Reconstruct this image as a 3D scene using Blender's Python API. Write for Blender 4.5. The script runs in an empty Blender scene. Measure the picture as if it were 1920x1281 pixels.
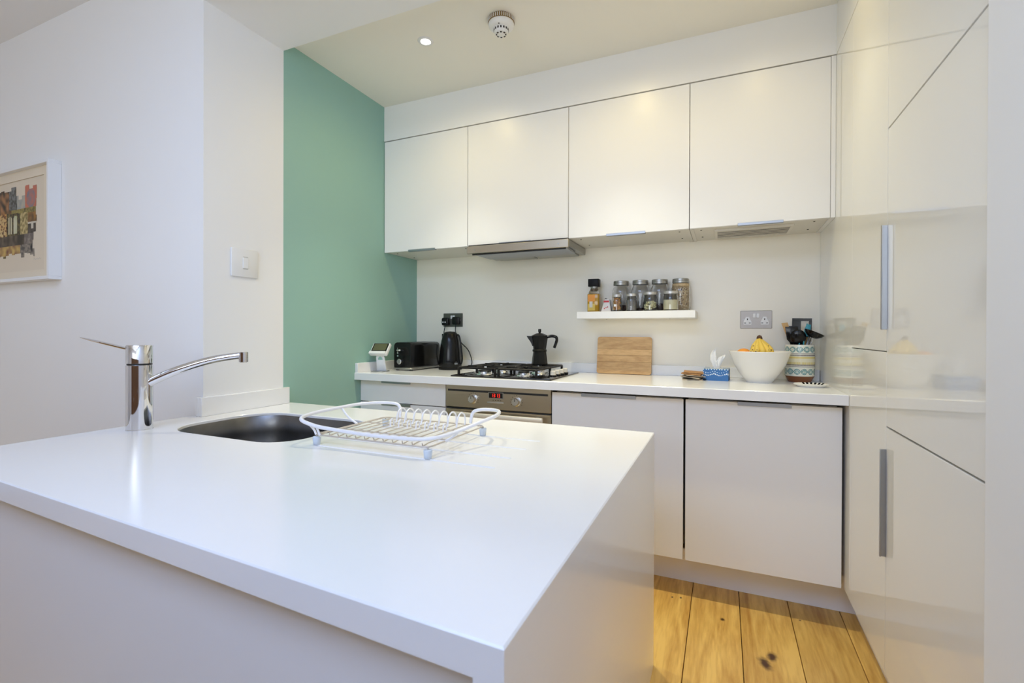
import bpy, bmesh, math, random
from mathutils import Vector, Matrix
random.seed(7)
R = math.radians
PI = math.pi
scn = bpy.context.scene
col = scn.collection

# ------------------------------------------------------------------ camera
cam_d = bpy.data.cameras.new('camera')
cam = bpy.data.objects.new('camera', cam_d)
col.objects.link(cam)
cam_d.sensor_width = 36.0
cam_d.lens = 902.1 * 36.0 / 1920.0
cam_d.shift_y = -12.0 / 1920.0
cam_d.clip_start = 0.02
yaw, pit, rol = R(23.7009), R(-0.2351), R(0.1786)
fh = Vector((-math.sin(yaw), math.cos(yaw), 0)); rr = Vector((math.cos(yaw), math.sin(yaw), 0)); zz = Vector((0, 0, 1))
fw = fh * math.cos(pit) + zz * math.sin(pit)
up = -fh * math.sin(pit) + zz * math.cos(pit)
rt = rr * math.cos(rol) + up * math.sin(rol)
up2 = -rr * math.sin(rol) + up * math.cos(rol)
mw = Matrix((rt, up2, -fw)).transposed().to_4x4()
mw.translation = Vector((0, 0, 1.16))
cam.matrix_world = mw
cam_d.dof.use_dof = True
cam_d.dof.focus_distance = 2.5
cam_d.dof.aperture_fstop = 5.6
scn.camera = cam

# ------------------------------------------------------------------ world and exposure
w = bpy.data.worlds.new('world'); scn.world = w; w.use_nodes = True
bg = w.node_tree.nodes['Background']
bg.inputs[0].default_value = (0.62, 0.76, 1.0, 1)
bg.inputs[1].default_value = 1.0
scn.view_settings.view_transform = 'Standard'
scn.view_settings.look = 'None'
scn.view_settings.exposure = 0.0
scn.view_settings.gamma = 1.0
scn.view_settings.use_curve_mapping = False
scn.cycles.max_bounces = 14
scn.cycles.diffuse_bounces = 7
scn.cycles.glossy_bounces = 6
scn.cycles.transmission_bounces = 10
scn.cycles.transparent_max_bounces = 12

def area(name, loc, rot, sx, sy, power, color, spread=180):
    d = bpy.data.lights.new(name, 'AREA'); d.shape = 'RECTANGLE'
    d.size = sx; d.size_y = sy; d.energy = power; d.color = color; d.spread = R(spread)
    o = bpy.data.objects.new(name, d); col.objects.link(o)
    o.location = loc; o.rotation_euler = rot
    return o
# daylight through the garden door behind the camera and the skylight above the living space
area('daylight_garden_door', (-0.55, -3.04, 1.65), (R(90), 0, 0), 2.3, 1.2, 47, (0.90, 0.96, 1.0))
area('daylight_skylight', (-0.8, -0.9, 2.735), (0, 0, 0), 2.0, 1.5, 56, (0.41, 0.59, 1.0))

# lamps
LAMPS = [(-1.33, 1.975), (-0.43, 1.975), (0.16, 1.975)]
SPOT_W = 50
ROOM_LAMPS = [(-1.2, -0.4), (-2.6, -0.4), (0.0, -1.4)]

# ------------------------------------------------------------------ materials
def new_mat(name):
    m = bpy.data.materials.new(name); m.use_nodes = True
    nt = m.node_tree
    return m, nt, nt.nodes['Principled BSDF']
def mat(name, c, rough=0.5, metal=0.0, noise=0.0, nscale=8.0, bump=0.0, bscale=60.0, coat=0.0, trans=0.0, ior=1.5, emit=None, es=0.0, spec=0.5, alpha=1.0):
    m, nt, b = new_mat(name)
    b.inputs['Base Color'].default_value = (*c, 1)
    b.inputs['Roughness'].default_value = rough
    b.inputs['Metallic'].default_value = metal
    b.inputs['IOR'].default_value = ior
    b.inputs['Specular IOR Level'].default_value = spec
    b.inputs['Coat Weight'].default_value = coat
    b.inputs['Coat Roughness'].default_value = 0.03
    b.inputs['Transmission Weight'].default_value = trans
    if emit:
        b.inputs['Emission Color'].default_value = (*emit, 1); b.inputs['Emission Strength'].default_value = es
    tc = nt.nodes.new('ShaderNodeTexCoord')
    if noise > 0:
        n = nt.nodes.new('ShaderNodeTexNoise'); n.inputs['Scale'].default_value = nscale; n.inputs['Detail'].default_value = 4
        nt.links.new(tc.outputs['Object'], n.inputs['Vector'])
        mx = nt.nodes.new('ShaderNodeMixRGB'); mx.blend_type = 'MIX'
        mx.inputs[1].default_value = (*[max(0, k * (1 - noise)) for k in c], 1)
        mx.inputs[2].default_value = (*[min(1, k * (1 + noise)) for k in c], 1)
        nt.links.new(n.outputs['Fac'], mx.inputs[0]); nt.links.new(mx.outputs[0], b.inputs['Base Color'])
    if bump > 0:
        n2 = nt.nodes.new('ShaderNodeTexNoise'); n2.inputs['Scale'].default_value = bscale; n2.inputs['Detail'].default_value = 3
        nt.links.new(tc.outputs['Object'], n2.inputs['Vector'])
        bp = nt.nodes.new('ShaderNodeBump'); bp.inputs['Strength'].default_value = bump; bp.inputs['Distance'].default_value = 0.002
        nt.links.new(n2.outputs['Fac'], bp.inputs['Height']); nt.links.new(bp.outputs['Normal'], b.inputs['Normal'])
    return m
def attr_mat(name, rough=0.4, coat=0.0):
    m, nt, b = new_mat(name)
    a = nt.nodes.new('ShaderNodeAttribute'); a.attribute_name = 'print'
    nt.links.new(a.outputs['Color'], b.inputs['Base Color'])
    b.inputs['Roughness'].default_value = rough; b.inputs['Coat Weight'].default_value = coat
    return m

def brushed(name, c, rough=0.3, axis=0):
    m, nt, b = new_mat(name)
    b.inputs['Base Color'].default_value = (*c, 1); b.inputs['Metallic'].default_value = 1
    tc = nt.nodes.new('ShaderNodeTexCoord'); mp = nt.nodes.new('ShaderNodeMapping')
    s = [900, 900, 900]; s[axis] = 6
    mp.inputs['Scale'].default_value = s
    n = nt.nodes.new('ShaderNodeTexNoise'); n.inputs['Scale'].default_value = 1; n.inputs['Detail'].default_value = 2
    nt.links.new(tc.outputs['Object'], mp.inputs[0]); nt.links.new(mp.outputs[0], n.inputs['Vector'])
    r = nt.nodes.new('ShaderNodeMapRange'); r.inputs[3].default_value = rough * .8; r.inputs[4].default_value = rough * 1.25
    nt.links.new(n.outputs['Fac'], r.inputs[0]); nt.links.new(r.outputs[0], b.inputs['Roughness'])
    bp = nt.nodes.new('ShaderNodeBump'); bp.inputs['Strength'].default_value = 0.08; bp.inputs['Distance'].default_value = 0.0005
    nt.links.new(n.outputs['Fac'], bp.inputs['Height']); nt.links.new(bp.outputs['Normal'], b.inputs['Normal'])
    return m

def wood(name, dark, light, stretch=(1, 1, 1), scale=14, rough=0.4, knots=(), rand=0.25, object_space=True):
    m, nt, b = new_mat(name)
    N = nt.nodes.new; L = nt.links.new
    tc = N('ShaderNodeTexCoord'); oi = N('ShaderNodeObjectInfo'); geo = N('ShaderNodeNewGeometry')
    add = N('ShaderNodeVectorMath'); add.operation = 'MULTIPLY_ADD'
    cmb = N('ShaderNodeCombineXYZ')
    for i in range(3): L(oi.outputs['Random'], cmb.inputs[i])
    L(cmb.outputs[0], add.inputs[0]); add.inputs[1].default_value = (37, 53, 11); L(tc.outputs['Object'], add.inputs[2])
    mp = N('ShaderNodeMapping'); mp.inputs['Scale'].default_value = stretch; L(add.outputs[0], mp.inputs[0])
    n1 = N('ShaderNodeTexNoise'); n1.inputs['Scale'].default_value = scale; n1.inputs['Detail'].default_value = 6; n1.inputs['Distortion'].default_value = 1.2
    L(mp.outputs[0], n1.inputs['Vector'])
    n2 = N('ShaderNodeTexNoise'); n2.inputs['Scale'].default_value = scale * 7; n2.inputs['Detail'].default_value = 3
    L(mp.outputs[0], n2.inputs['Vector'])
    mx = N('ShaderNodeMath'); mx.operation = 'MULTIPLY_ADD'; mx.inputs[1].default_value = 0.35; L(n2.outputs['Fac'], mx.inputs[0])
    sc = N('ShaderNodeMath'); sc.operation = 'MULTIPLY'; sc.inputs[1].default_value = 0.75; L(n1.outputs['Fac'], sc.inputs[0]); L(sc.outputs[0], mx.inputs[2])
    cr = N('ShaderNodeValToRGB'); cr.color_ramp.elements[0].position = 0.36; cr.color_ramp.elements[0].color = (*dark, 1)
    cr.color_ramp.elements[1].position = 0.66; cr.color_ramp.elements[1].color = (*light, 1)
    L(mx.outputs[0], cr.inputs[0])
    hsv = N('ShaderNodeHueSaturation'); L(cr.outputs[0], hsv.inputs['Color'])
    mr = N('ShaderNodeMapRange'); mr.inputs[3].default_value = 1 - rand; mr.inputs[4].default_value = 1 + rand * .4
    L(oi.outputs['Random'], mr.inputs[0]); L(mr.outputs[0], hsv.inputs['Value'])
    last = hsv.outputs[0]
    for (kx, ky, rx, ry, ang) in knots:       # dark knots in the boards, world metres
        sub = N('ShaderNodeVectorMath'); sub.operation = 'SUBTRACT'; sub.inputs[1].default_value = (kx, ky, 0); L(geo.outputs['Position'], sub.inputs[0])
        mk = N('ShaderNodeMapping'); mk.vector_type = 'TEXTURE'; mk.inputs['Rotation'].default_value = (0, 0, ang); mk.inputs['Scale'].default_value = (rx, ry, 1); L(sub.outputs[0], mk.inputs[0])
        ln = N('ShaderNodeVectorMath'); ln.operation = 'LENGTH'; L(mk.outputs[0], ln.inputs[0])
        nn = N('ShaderNodeTexNoise'); nn.inputs['Scale'].default_value = 60; L(geo.outputs['Position'], nn.inputs['Vector'])
        ad = N('ShaderNodeMath'); ad.operation = 'MULTIPLY_ADD'; ad.inputs[1].default_value = 0.9; L(nn.outputs['Fac'], ad.inputs[0]); L(ln.outputs['Value'], ad.inputs[2])
        rp = N('ShaderNodeMapRange'); rp.inputs[1].default_value = 0.8; rp.inputs[2].default_value = 2.1; rp.inputs[3].default_value = 1; rp.inputs[4].default_value = 0
        rp.interpolation_type = 'SMOOTHSTEP'
        L(ad.outputs[0], rp.inputs[0])
        mm = N('ShaderNodeMixRGB'); mm.inputs[2].default_value = (0.07, 0.028, 0.012, 1); L(rp.outputs[0], mm.inputs[0]); L(last, mm.inputs[1]); last = mm.outputs[0]
    L(last, b.inputs['Base Color'])
    b.inputs['Roughness'].default_value = rough
    bp = N('ShaderNodeBump'); bp.inputs['Strength'].default_value = 0.15; bp.inputs['Distance'].default_value = 0.001
    L(mx.outputs[0], bp.inputs['Height']); L(bp.outputs['Normal'], b.inputs['Normal'])
    return m

M = {}
M['wall'] = mat('wall_white_paint', (0.86, 0.86, 0.86), 0.75, noise=0.01, nscale=3, bump=0.06, bscale=120)
M['splash'] = mat('splashback_white_paint', (0.90, 0.85, 0.735), 0.35, noise=0.01, nscale=3)
M['ceil'] = mat('ceiling_paint', (0.88, 0.85, 0.77), 0.8, noise=0.01, nscale=2)
M['teal'] = mat('teal_paint', (0.295, 0.50, 0.435), 0.6, noise=0.02, nscale=4, bump=0.05, bscale=150)
M['door'] = mat('white_satin_lacquer', (0.85, 0.84, 0.82), 0.32, spec=0.4)
M['carcass'] = mat('cabinet_board', (0.74, 0.71, 0.64), 0.5, noise=0.02, nscale=30)
M['gloss'] = mat('white_gloss_lacquer', (0.84, 0.83, 0.79), 0.045, spec=0.55)
M['quartz'] = mat('white_quartz', (0.86, 0.86, 0.865), 0.17, noise=0.006, nscale=60)
M['plinth'] = mat('plinth_gloss', (0.90, 0.90, 0.93), 0.2)
M['panel'] = mat('island_panel', (0.78, 0.78, 0.80), 0.35)
M['steel'] = brushed('brushed_steel', (0.50, 0.44, 0.34), 0.30, 0)
M['alu'] = mat('aluminium', (0.38, 0.395, 0.425), 0.40, 1.0)
M['alub'] = mat('bright_aluminium', (0.85, 0.87, 0.9), 0.18, 1.0)
M['barhandle'] = mat('bar_handle', (0.80, 0.74, 0.62), 0.45, 0.45)
M['chrome'] = mat('chrome', (0.80, 0.80, 0.82), 0.045, 1.0)
M['sink'] = mat('sink_steel', (0.20, 0.20, 0.205), 0.30, 1.0, noise=0.45, nscale=9)
M['dark'] = mat('dark_gap', (0.012, 0.012, 0.012), 0.5)
M['black'] = mat('black_plastic', (0.006, 0.006, 0.0065), 0.16, spec=.30)
M['blackm'] = mat('black_matt', (0.008, 0.008, 0.008), 0.5, spec=.2)
M['moka'] = mat('black_coated_aluminium', (0.008, 0.008, 0.007), 0.34, spec=.25)
M['castiron'] = mat('cast_iron', (0.010, 0.009, 0.008), 0.42, spec=.3, bump=0.2, bscale=300)
M['hobglass'] = mat('hob_black_glass', (0.010, 0.009, 0.009), 0.06)
M['cream'] = mat('cream_plastic', (0.72, 0.68, 0.60), 0.35)
M['white'] = mat('white_plastic', (0.80, 0.80, 0.80), 0.3)
M['whitec'] = mat('white_coated_wire', (0.82, 0.83, 0.88), 0.3)
M['wire'] = mat('beige_wire', (0.60, 0.55, 0.50), 0.35, 0.4)
M['foot'] = mat('blue_white_rubber', (0.62, 0.70, 0.80), 0.4)
M['glass'] = mat('clear_glass', (1, 1, 1), 0.0, trans=1.0, ior=1.45)
M['grey'] = mat('grey_metal', (0.42, 0.42, 0.40), 0.35, 0.9)
M['lid'] = mat('jar_lid', (0.42, 0.41, 0.38), 0.38, 0.85)
M['lids'] = mat('small_jar_lid', (0.66, 0.63, 0.57), 0.4, 0.6)
M['socket'] = mat('satin_steel_plate', (0.40, 0.37, 0.35), 0.42, 0.55)
M['socketd'] = mat('dark_nickel_plate', (0.13, 0.13, 0.11), 0.35, 0.6)
M['white2'] = mat('white_ceramic', (0.82, 0.80, 0.76), 0.14)
M['led'] = mat('red_digits', (0.5, 0.01, 0.0), 0.4, emit=(1, 0.03, 0.02), es=1.3)
M['lampglow'] = mat('lamp_lens', (1, 1, 1), 0.4, emit=(1.0, 0.93, 0.82), es=14)
M['oil'] = mat('golden_oil', (0.75, 0.42, 0.03), 0.1, trans=0.35)
M['nuts'] = mat('mixed_nuts', (0.80, 0.36, 0.10), 0.5, noise=0.5, nscale=90, bump=0.6, bscale=120)
M['pasta'] = mat('pasta_shapes', (0.88, 0.80, 0.48), 0.5, noise=0.25, nscale=80, bump=0.6, bscale=110)
M['muesli'] = mat('muesli_flakes', (0.60, 0.44, 0.24), 0.6, noise=0.4, nscale=110, bump=0.7, bscale=120)
M['muesl2'] = mat('muesli_oats', (0.86, 0.74, 0.54), 0.6, noise=0.2, nscale=90)
M['muesl3'] = mat('muesli_raisins', (0.12, 0.06, 0.04), 0.6)
M['greyfood'] = mat('grey_seeds', (0.22, 0.21, 0.20), 0.6, noise=0.5, nscale=150, bump=0.5, bscale=200)
M['darkfood'] = mat('dark_grains', (0.085, 0.045, 0.03), 0.6, noise=0.5, nscale=140, bump=0.5, bscale=200)
M['orange'] = mat('orange_peel', (0.85, 0.33, 0.04), 0.45, bump=0.4, bscale=260)
M['banana'] = mat('banana_skin', (0.80, 0.56, 0.10), 0.45, noise=0.15, nscale=25)
M['bananab'] = mat('banana_brown', (0.09, 0.04, 0.02), 0.6)
M['teak'] = mat('teal_silicone', (0.03, 0.27, 0.36), 0.4)
M['paper'] = mat('tissue_paper', (0.86, 0.86, 0.86), 0.9)
M['cork'] = mat('cork', (0.42, 0.22, 0.09), 0.8, noise=0.35, nscale=160)
M['card'] = mat('pale_card', (0.55, 0.46, 0.35), 0.8, noise=0.2, nscale=90)
M['brown'] = mat('brown_glaze', (0.20, 0.065, 0.02), 0.25)
M['red'] = mat('red_label', (0.55, 0.03, 0.03), 0.5)
M['matboard'] = mat('mat_board', (0.76, 0.67, 0.53), 0.8)  # tan includes the warm room reflection of the picture glass
M['paper2'] = mat('print_paper', (0.72, 0.63, 0.50), 0.8)  # same warm glass reflection mixed into the paper colour
M['frame'] = mat('white_frame', (0.82, 0.83, 0.85), 0.35)
M['smoke'] = mat('detector_plastic', (0.82, 0.81, 0.79), 0.4)
M['ventslat'] = mat('vent_slat', (0.60, 0.55, 0.47), 0.4, 0.2)
M['brass'] = mat('detector_base_amber', (0.22, 0.13, 0.03), 0.5)
M['slot'] = mat('slot_dark', (0.03, 0.022, 0.015), 0.6)
M['lcd'] = mat('lcd_screen', (0.10, 0.10, 0.05), 0.15)
M['attr'] = attr_mat('printed_glaze', 0.22, 0.4)
M['attrp'] = attr_mat('printed_paper', 0.75)
M['floor'] = mat('subfloor', (0.06, 0.03, 0.015), 0.8)
M['oak'] = wood('oak_boards', (0.56, 0.28, 0.055), (0.93, 0.60, 0.17), (1.0, 0.10, 1.0), 15, 0.34,
                knots=((0.140, 1.905, 0.016, 0.030, 0.3), (0.166, 1.955, 0.014, 0.024, -0.2), (0.003, 2.129, 0.007, 0.010, 0.0), (-0.165, 2.23, 0.004, 0.006, 0), (-0.20, 2.22, 0.004, 0.006, 0), (0.29, 2.25, 0.004, 0.005, 0)), rand=0.28)
M['walnut'] = wood('walnut', (0.10, 0.045, 0.02), (0.22, 0.11, 0.05), (1, 1, .2), 12, 0.4, rand=0.1)
M['beech'] = wood('beech_board', (0.55, 0.30, 0.105), (0.78, 0.49, 0.21), (0.25, 1, 1), 22, 0.5, rand=0.2)
M['spoonwood'] = mat('light_wood', (0.62, 0.38, 0.15), 0.6, noise=0.15, nscale=30)

# ------------------------------------------------------------------ geometry helpers
def B(): return bmesh.new()
def merge(bm, t):
    me = bpy.data.meshes.new('tmp'); t.to_mesh(me); bm.from_mesh(me); bpy.data.meshes.remove(me); t.free()
def box(bm, x0, x1, y0, y1, z0, z1, bev=0.0, seg=1, mtx=None):
    t = bmesh.new(); bmesh.ops.create_cube(t, size=1)
    for v in t.verts:
        v.co = Vector((x0 + (v.co.x + .5) * (x1 - x0), y0 + (v.co.y + .5) * (y1 - y0), z0 + (v.co.z + .5) * (z1 - z0)))
    if bev > 0: bmesh.ops.bevel(t, geom=t.edges[:] + t.verts[:], offset=bev, segments=seg, affect='EDGES', profile=0.5)
    if mtx: bmesh.ops.transform(t, matrix=mtx, verts=t.verts)
    merge(bm, t); return bm
def bx(*a, **k): return box(B(), *a, **k)
def lathe(bm, prof, c=(0, 0, 0), seg=32, mtx=None, closed=False, squash=1.0):
    t = bmesh.new(); rings = []
    for r, z in prof:
        if r < 1e-6: rings.append([t.verts.new((0, 0, z))])
        else: rings.append([t.verts.new((r * math.cos(2 * PI * i / seg), r * squash * math.sin(2 * PI * i / seg), z)) for i in range(seg)])
    for a, b in zip(rings, rings[1:]):
        if len(a) == 1 and len(b) == 1: continue
        for i in range(seg):
            j = (i + 1) % seg
            if len(a) == 1: t.faces.new((a[0], b[i], b[j]))
            elif len(b) == 1: t.faces.new((a[i], a[j], b[0]))
            else: t.faces.new((a[i], a[j], b[j], b[i]))
    bmesh.ops.recalc_face_normals(t, faces=t.faces)
    m = Matrix.Translation(c) @ (mtx if mtx else Matrix())
    bmesh.ops.transform(t, matrix=m, verts=t.verts)
    merge(bm, t); return bm
def cyl(bm, c, r, h, seg=24, r2=None, bev=0.0, mtx=None):
    r2 = r if r2 is None else r2
    if bev > 0: p = [(0, 0), (r - bev, 0), (r, bev), (r2, h - bev), (r2 - bev, h), (0, h)]
    else: p = [(0, 0), (r, 0), (r2, h), (0, h)]
    return lathe(bm, p, c, seg, mtx)
def smooth_path(pts, n=8):
    P = [Vector(p) for p in pts]; out = []
    for i in range(len(P) - 1):
        p0 = P[max(i - 1, 0)]; p1 = P[i]; p2 = P[i + 1]; p3 = P[min(i + 2, len(P) - 1)]
        for k in range(n):
            t = k / n
            out.append(0.5 * ((2 * p1) + (-p0 + p2) * t + (2 * p0 - 5 * p1 + 4 * p2 - p3) * t * t + (-p0 + 3 * p1 - 3 * p2 + p3) * t ** 3))
    out.append(P[-1]); return out
def tube(bm, pts, r, seg=8, closed=False, flat=1.0):
    P = [Vector(p) for p in pts]; n = len(P); rad = r if isinstance(r, (list, tuple)) else [r] * n
    rings = []; prevu = None
    for i, p in enumerate(P):
        if closed: d = P[(i + 1) % n] - P[i - 1]
        else: d = P[min(i + 1, n - 1)] - P[max(i - 1, 0)]
        d.normalize()
        if prevu is None:
            a = Vector((0, 0, 1)) if abs(d.z) < 0.9 else Vector((1, 0, 0))
            u = (a - d * a.dot(d)).normalized()
        else:
            u = prevu - d * prevu.dot(d)
            u = u.normalized() if u.length > 1e-6 else prevu
        prevu = u; v = d.cross(u)
        rings.append([bm.verts.new(p + (u * flat * math.cos(2 * PI * k / seg) + v * math.sin(2 * PI * k / seg)) * rad[i]) for k in range(seg)])
    m = n if closed else n - 1
    for i in range(m):
        a = rings[i]; b = rings[(i + 1) % n]
        for k in range(seg):
            bm.faces.new((a[k], a[(k + 1) % seg], b[(k + 1) % seg], b[k]))
    if not closed:
        bm.faces.new(rings[0][::-1]); bm.faces.new(rings[-1])
    return bm
def prism(bm, poly, a0, a1, axis='z', mtx=None, bev=0):
    t = bmesh.new()
    def P(u, v, a):
        return {'z': (u, v, a), 'y': (u, a, v), 'x': (a, u, v)}[axis]
    lo = [t.verts.new(P(u, v, a0)) for u, v in poly]; hi = [t.verts.new(P(u, v, a1)) for u, v in poly]
    n = len(poly); t.faces.new(lo[::-1]); t.faces.new(hi)
    for i in range(n): t.faces.new((lo[i], lo[(i + 1) % n], hi[(i + 1) % n], hi[i]))
    bmesh.ops.recalc_face_normals(t, faces=t.faces)
    if bev > 0:
        es = [e for e in t.edges if e.is_manifold and e.calc_face_angle(0) > 0.9]
        bmesh.ops.bevel(t, geom=es, offset=bev, segments=2, affect='EDGES', profile=0.5)
    if mtx: bmesh.ops.transform(t, matrix=mtx, verts=t.verts)
    merge(bm, t); return bm
def rrect(cx, cy, hx, hy, r, n=8):
    out = []
    rs = r if isinstance(r, (list, tuple)) else [r] * 4
    for k, (sx, sy) in enumerate(((1, 1), (-1, 1), (-1, -1), (1, -1))):
        q = rs[k]
        for i in range(n + 1):
            a = PI / 2 * (k + i / n)
            out.append((cx + sx * (hx - q) + q * math.cos(a), cy + sy * (hy - q) + q * math.sin(a)))
    return out
def sphere(bm, c, r, seg=20, sc=(1, 1, 1), mtx=None):
    t = bmesh.new(); bmesh.ops.create_uvsphere(t, u_segments=seg, v_segments=max(6, seg // 2), radius=r)
    m = Matrix.Translation(c) @ (mtx or Matrix()) @ Matrix.Diagonal((*sc, 1))
    bmesh.ops.transform(t, matrix=m, verts=t.verts); merge(bm, t); return bm

def root_loc(p):
    v = Vector((0, 0, 0))
    while p is not None:
        v += Vector(p.location); p = p.parent
    return v
def obj(name, bm, m, parent=None, world=False, label=None, kind=None, sharp=38):
    """link bm as ONE mesh object; world=True: bm is in world metres and is shifted into the parent's frame"""
    if world and parent is not None:
        bmesh.ops.translate(bm, verts=bm.verts, vec=-root_loc(parent))
    for f in bm.faces: f.smooth = True
    for e in bm.edges:
        e.smooth = not (e.is_manifold and e.calc_face_angle(0) > R(sharp))
    me = bpy.data.meshes.new(name); bm.to_mesh(me); bm.free()
    me.materials.append(m if not isinstance(m, str) else M[m])
    o = bpy.data.objects.new(name, me); col.objects.link(o)
    if parent is not None: o.parent = parent
    if label: o['label'] = label
    if kind: o['kind'] = kind
    return o
def thing(name, label, cat, loc=(0, 0, 0), rotz=0, group=None):
    o = bpy.data.objects.new(name, None); col.objects.link(o)
    o.empty_display_size = 0.05
    o.location = loc; o.rotation_euler = (0, 0, rotz); o['label'] = label; o['category'] = cat
    if group: o['group'] = group
    return o
def struct(name, bm, m, label=None):
    o = obj(name, bm, m); o['kind'] = 'structure'
    if label: o['label'] = label
    return o
def tag(o, label, cat, group=None):
    o['label'] = label; o['category'] = cat
    if group: o['group'] = group
    return o
def share(src, name, parent, loc=(0, 0, 0)):
    o = src.copy(); o.name = name; col.objects.link(o); o.parent = parent; o.location = loc; return o
def paint(o, fn):
    """print colours on the mesh: fn(face centre) -> rgb"""
    me = o.data; at = me.color_attributes.new('print', 'FLOAT_COLOR', 'CORNER')
    for p in me.polygons:
        c = (*fn(p.center), 1)
        for li in p.loop_indices: at.data[li].color = c

def inset(poly, d):
    n = len(poly); out = []
    area2 = sum(poly[i][0] * poly[(i + 1) % n][1] - poly[(i + 1) % n][0] * poly[i][1] for i in range(n))
    s = 1 if area2 > 0 else -1
    for i in range(n):
        p0 = Vector(poly[i - 1]); p1 = Vector(poly[i]); p2 = Vector(poly[(i + 1) % n])
        e1 = (p1 - p0).normalized(); e2 = (p2 - p1).normalized()
        n1 = Vector((-e1.y, e1.x)) * s; n2 = Vector((-e2.y, e2.x)) * s
        b = n1 + n2; b = b / max(1e-6, b.dot(b) / 2) 
        out.append(tuple(p1 + b * d))
    return out
def slab(outer, z0, z1, holes=(), blind=(), ch=0.002, depth=0.004):
    """plate with a chamfered top edge, through-holes and blind grooves"""
    bm = bmesh.new()
    def ring(poly, z): return [bm.verts.new((x, y, z)) for x, y in poly]
    def edges(r):
        es = []
        for i in range(len(r)):
            e = bm.edges.get((r[i], r[(i + 1) % len(r)])) or bm.edges.new((r[i], r[(i + 1) % len(r)])); es.append(e)
        return es
    def band(a, b):
        for i in range(len(a)):
            j = (i + 1) % len(a); bm.faces.new((a[i], a[j], b[j], b[i]))
    tops = []; bots = []
    o1 = ring(inset(outer, ch), z1); o2 = ring(outer, z1 - ch); o3 = ring(outer, z0)
    tops += edges(o1); bots += edges(o3); band(o1, o2); band(o2, o3)
    for h in holes:
        h1 = ring(inset(h, -ch), z1); h2 = ring(h, z1 - ch); h3 = ring(h, z0)
        tops += edges(h1); bots += edges(h3); band(h1, h2); band(h2, h3)
    for h in blind:
        h1 = ring(h, z1); h2 = ring(inset(h, 0.003), z1 - depth)
        tops += edges(h1); band(h1, h2); bm.faces.new(h2)
    bmesh.ops.triangle_fill(bm, use_beauty=True, use_dissolve=False, edges=tops)
    bmesh.ops.triangle_fill(bm, use_beauty=True, use_dissolve=False, edges=bots)
    bmesh.ops.recalc_face_normals(bm, faces=bm.faces)
    return bm

# ------------------------------------------------------------------ main dimensions (metres)
XL, XR = -1.96, 0.44            # teal wall face, tall-cabinet face
Yb, Yu, Yd, Yw = 2.81, 2.454, 2.24, 2.19
Zc, Zs = 2.578, 2.527
Zub, Zut = 1.665, 2.359
Zwt, Zwb = 0.928, 0.887
Zi = 0.8146
Yc0, Yc1 = 1.303, 1.696
LIV = 2.75                      # living-room ceiling

# ------------------------------------------------------------------ structure
fl = struct('floor', bx(-5.0, 1.3, -3.2, 3.0, -0.06, -0.022), 'floor', 'sub-floor under the oak boards')
pl_bm = bx(-0.094, 0.094, -0.9, 0.9, -0.022, 0.0, bev=0.0012)
plank0 = None
for i in range(-26, 6):
    x = -0.122 + 0.0953 + 0.1906 * i
    off = [0.35, -0.1, 0.7, 0.1, 0.52][i % 5]
    for k in range(-2, 3):
        y = 2.0 + off + k * 1.802 - (0.9 if k > 0 else 0) * 0
        if y - 0.9 > 2.4 or y + 0.9 < -3.2: continue
        if x > 1.2 or x < -4.9: continue
        if plank0 is None:
            plank0 = obj('plank', pl_bm, 'oak', fl); p = plank0
        else: p = share(plank0, 'plank', fl)
        p.location = (x, y, 0)
# walls
struct('wall_back', bx(XL - 0.1, 1.1, Yb, Yb + 0.12, 0, Zc + 0.1), 'splash', 'pale back wall behind the hob run')
struct('wall_left', bx(XL - 0.12, XL, Yc1, Yb, 0, Zc + 0.1), 'teal', 'teal painted side wall')
struct('wall_front', bx(-5.0, XL, Yc0, Yc1, 0, LIV), 'wall', 'white wall with the square column end')
struct('wall_right', bx(0.43, 1.2, -3.2, 1.127, 0, LIV), 'wall', 'white wall end right of the tall cupboards')
struct('wall_outer', bx(1.04, 1.2, 1.127, Yb, 0, LIV), 'wall')
struct('wall_far', bx(-5.1, -5.0, -3.2, Yc1, 0, LIV), 'wall')
bm = B()
box(bm, -5.0, -1.75, -3.2, -3.08, 0, LIV); box(bm, 0.65, 1.2, -3.2, -3.08, 0, LIV); box(bm, -1.75, 0.65, -3.2, -3.08, 2.25, LIV)
struct('wall_rear', bm, 'wall')
wn = struct('window_1', bx(-1.75, -1.69, -3.16, -3.1, 0, 2.25, bev=.003), 'frame', 'garden door frame')
for x in (-0.58, 0.59): obj('window_frame', bx(x, x + .06, -3.16, -3.1, 0, 2.25, bev=.003), 'frame', wn)
obj('window_frame', bx(-1.69, 0.59, -3.16, -3.1, 2.19, 2.25, bev=.003), 'frame', wn)
# ceilings and beam
struct('ceiling', bx(XL - 0.1, 1.1, Yc1, Yb + 0.1, Zc, Zc + 0.08), 'ceil', 'kitchen ceiling')
struct('ceiling_beam', bx(XL, 1.2, Yc0, Yc1, Zs, LIV + 0.05), 'wall', 'white lowered beam across the kitchen opening')
sk = B()
for a in ((-1.85, -1.80, -1.70, -.10), (.20, .25, -1.70, -.10), (-1.80, .20, -1.70, -1.65), (-1.80, .20, -.15, -.10)): box(sk, a[0], a[1], a[2], a[3], 2.715, LIV, bev=.003)
struct('window_2', sk, 'frame', 'skylight frame')
struct('ceiling_living', bx(-5.1, 1.3, -3.2, Yc0, LIV, LIV + 0.08), 'wall')
struct('trim_1', bx(XL, XR, Yu, Yb, Zut + 0.004, Zc), 'door', 'white bulkhead above the wall cupboards')
struct('trim_2', bx(XR, 1.03, 1.13, Yb, Zut + 0.004, Zc), 'gloss', 'glossy filler above the tall cupboards')
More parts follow.
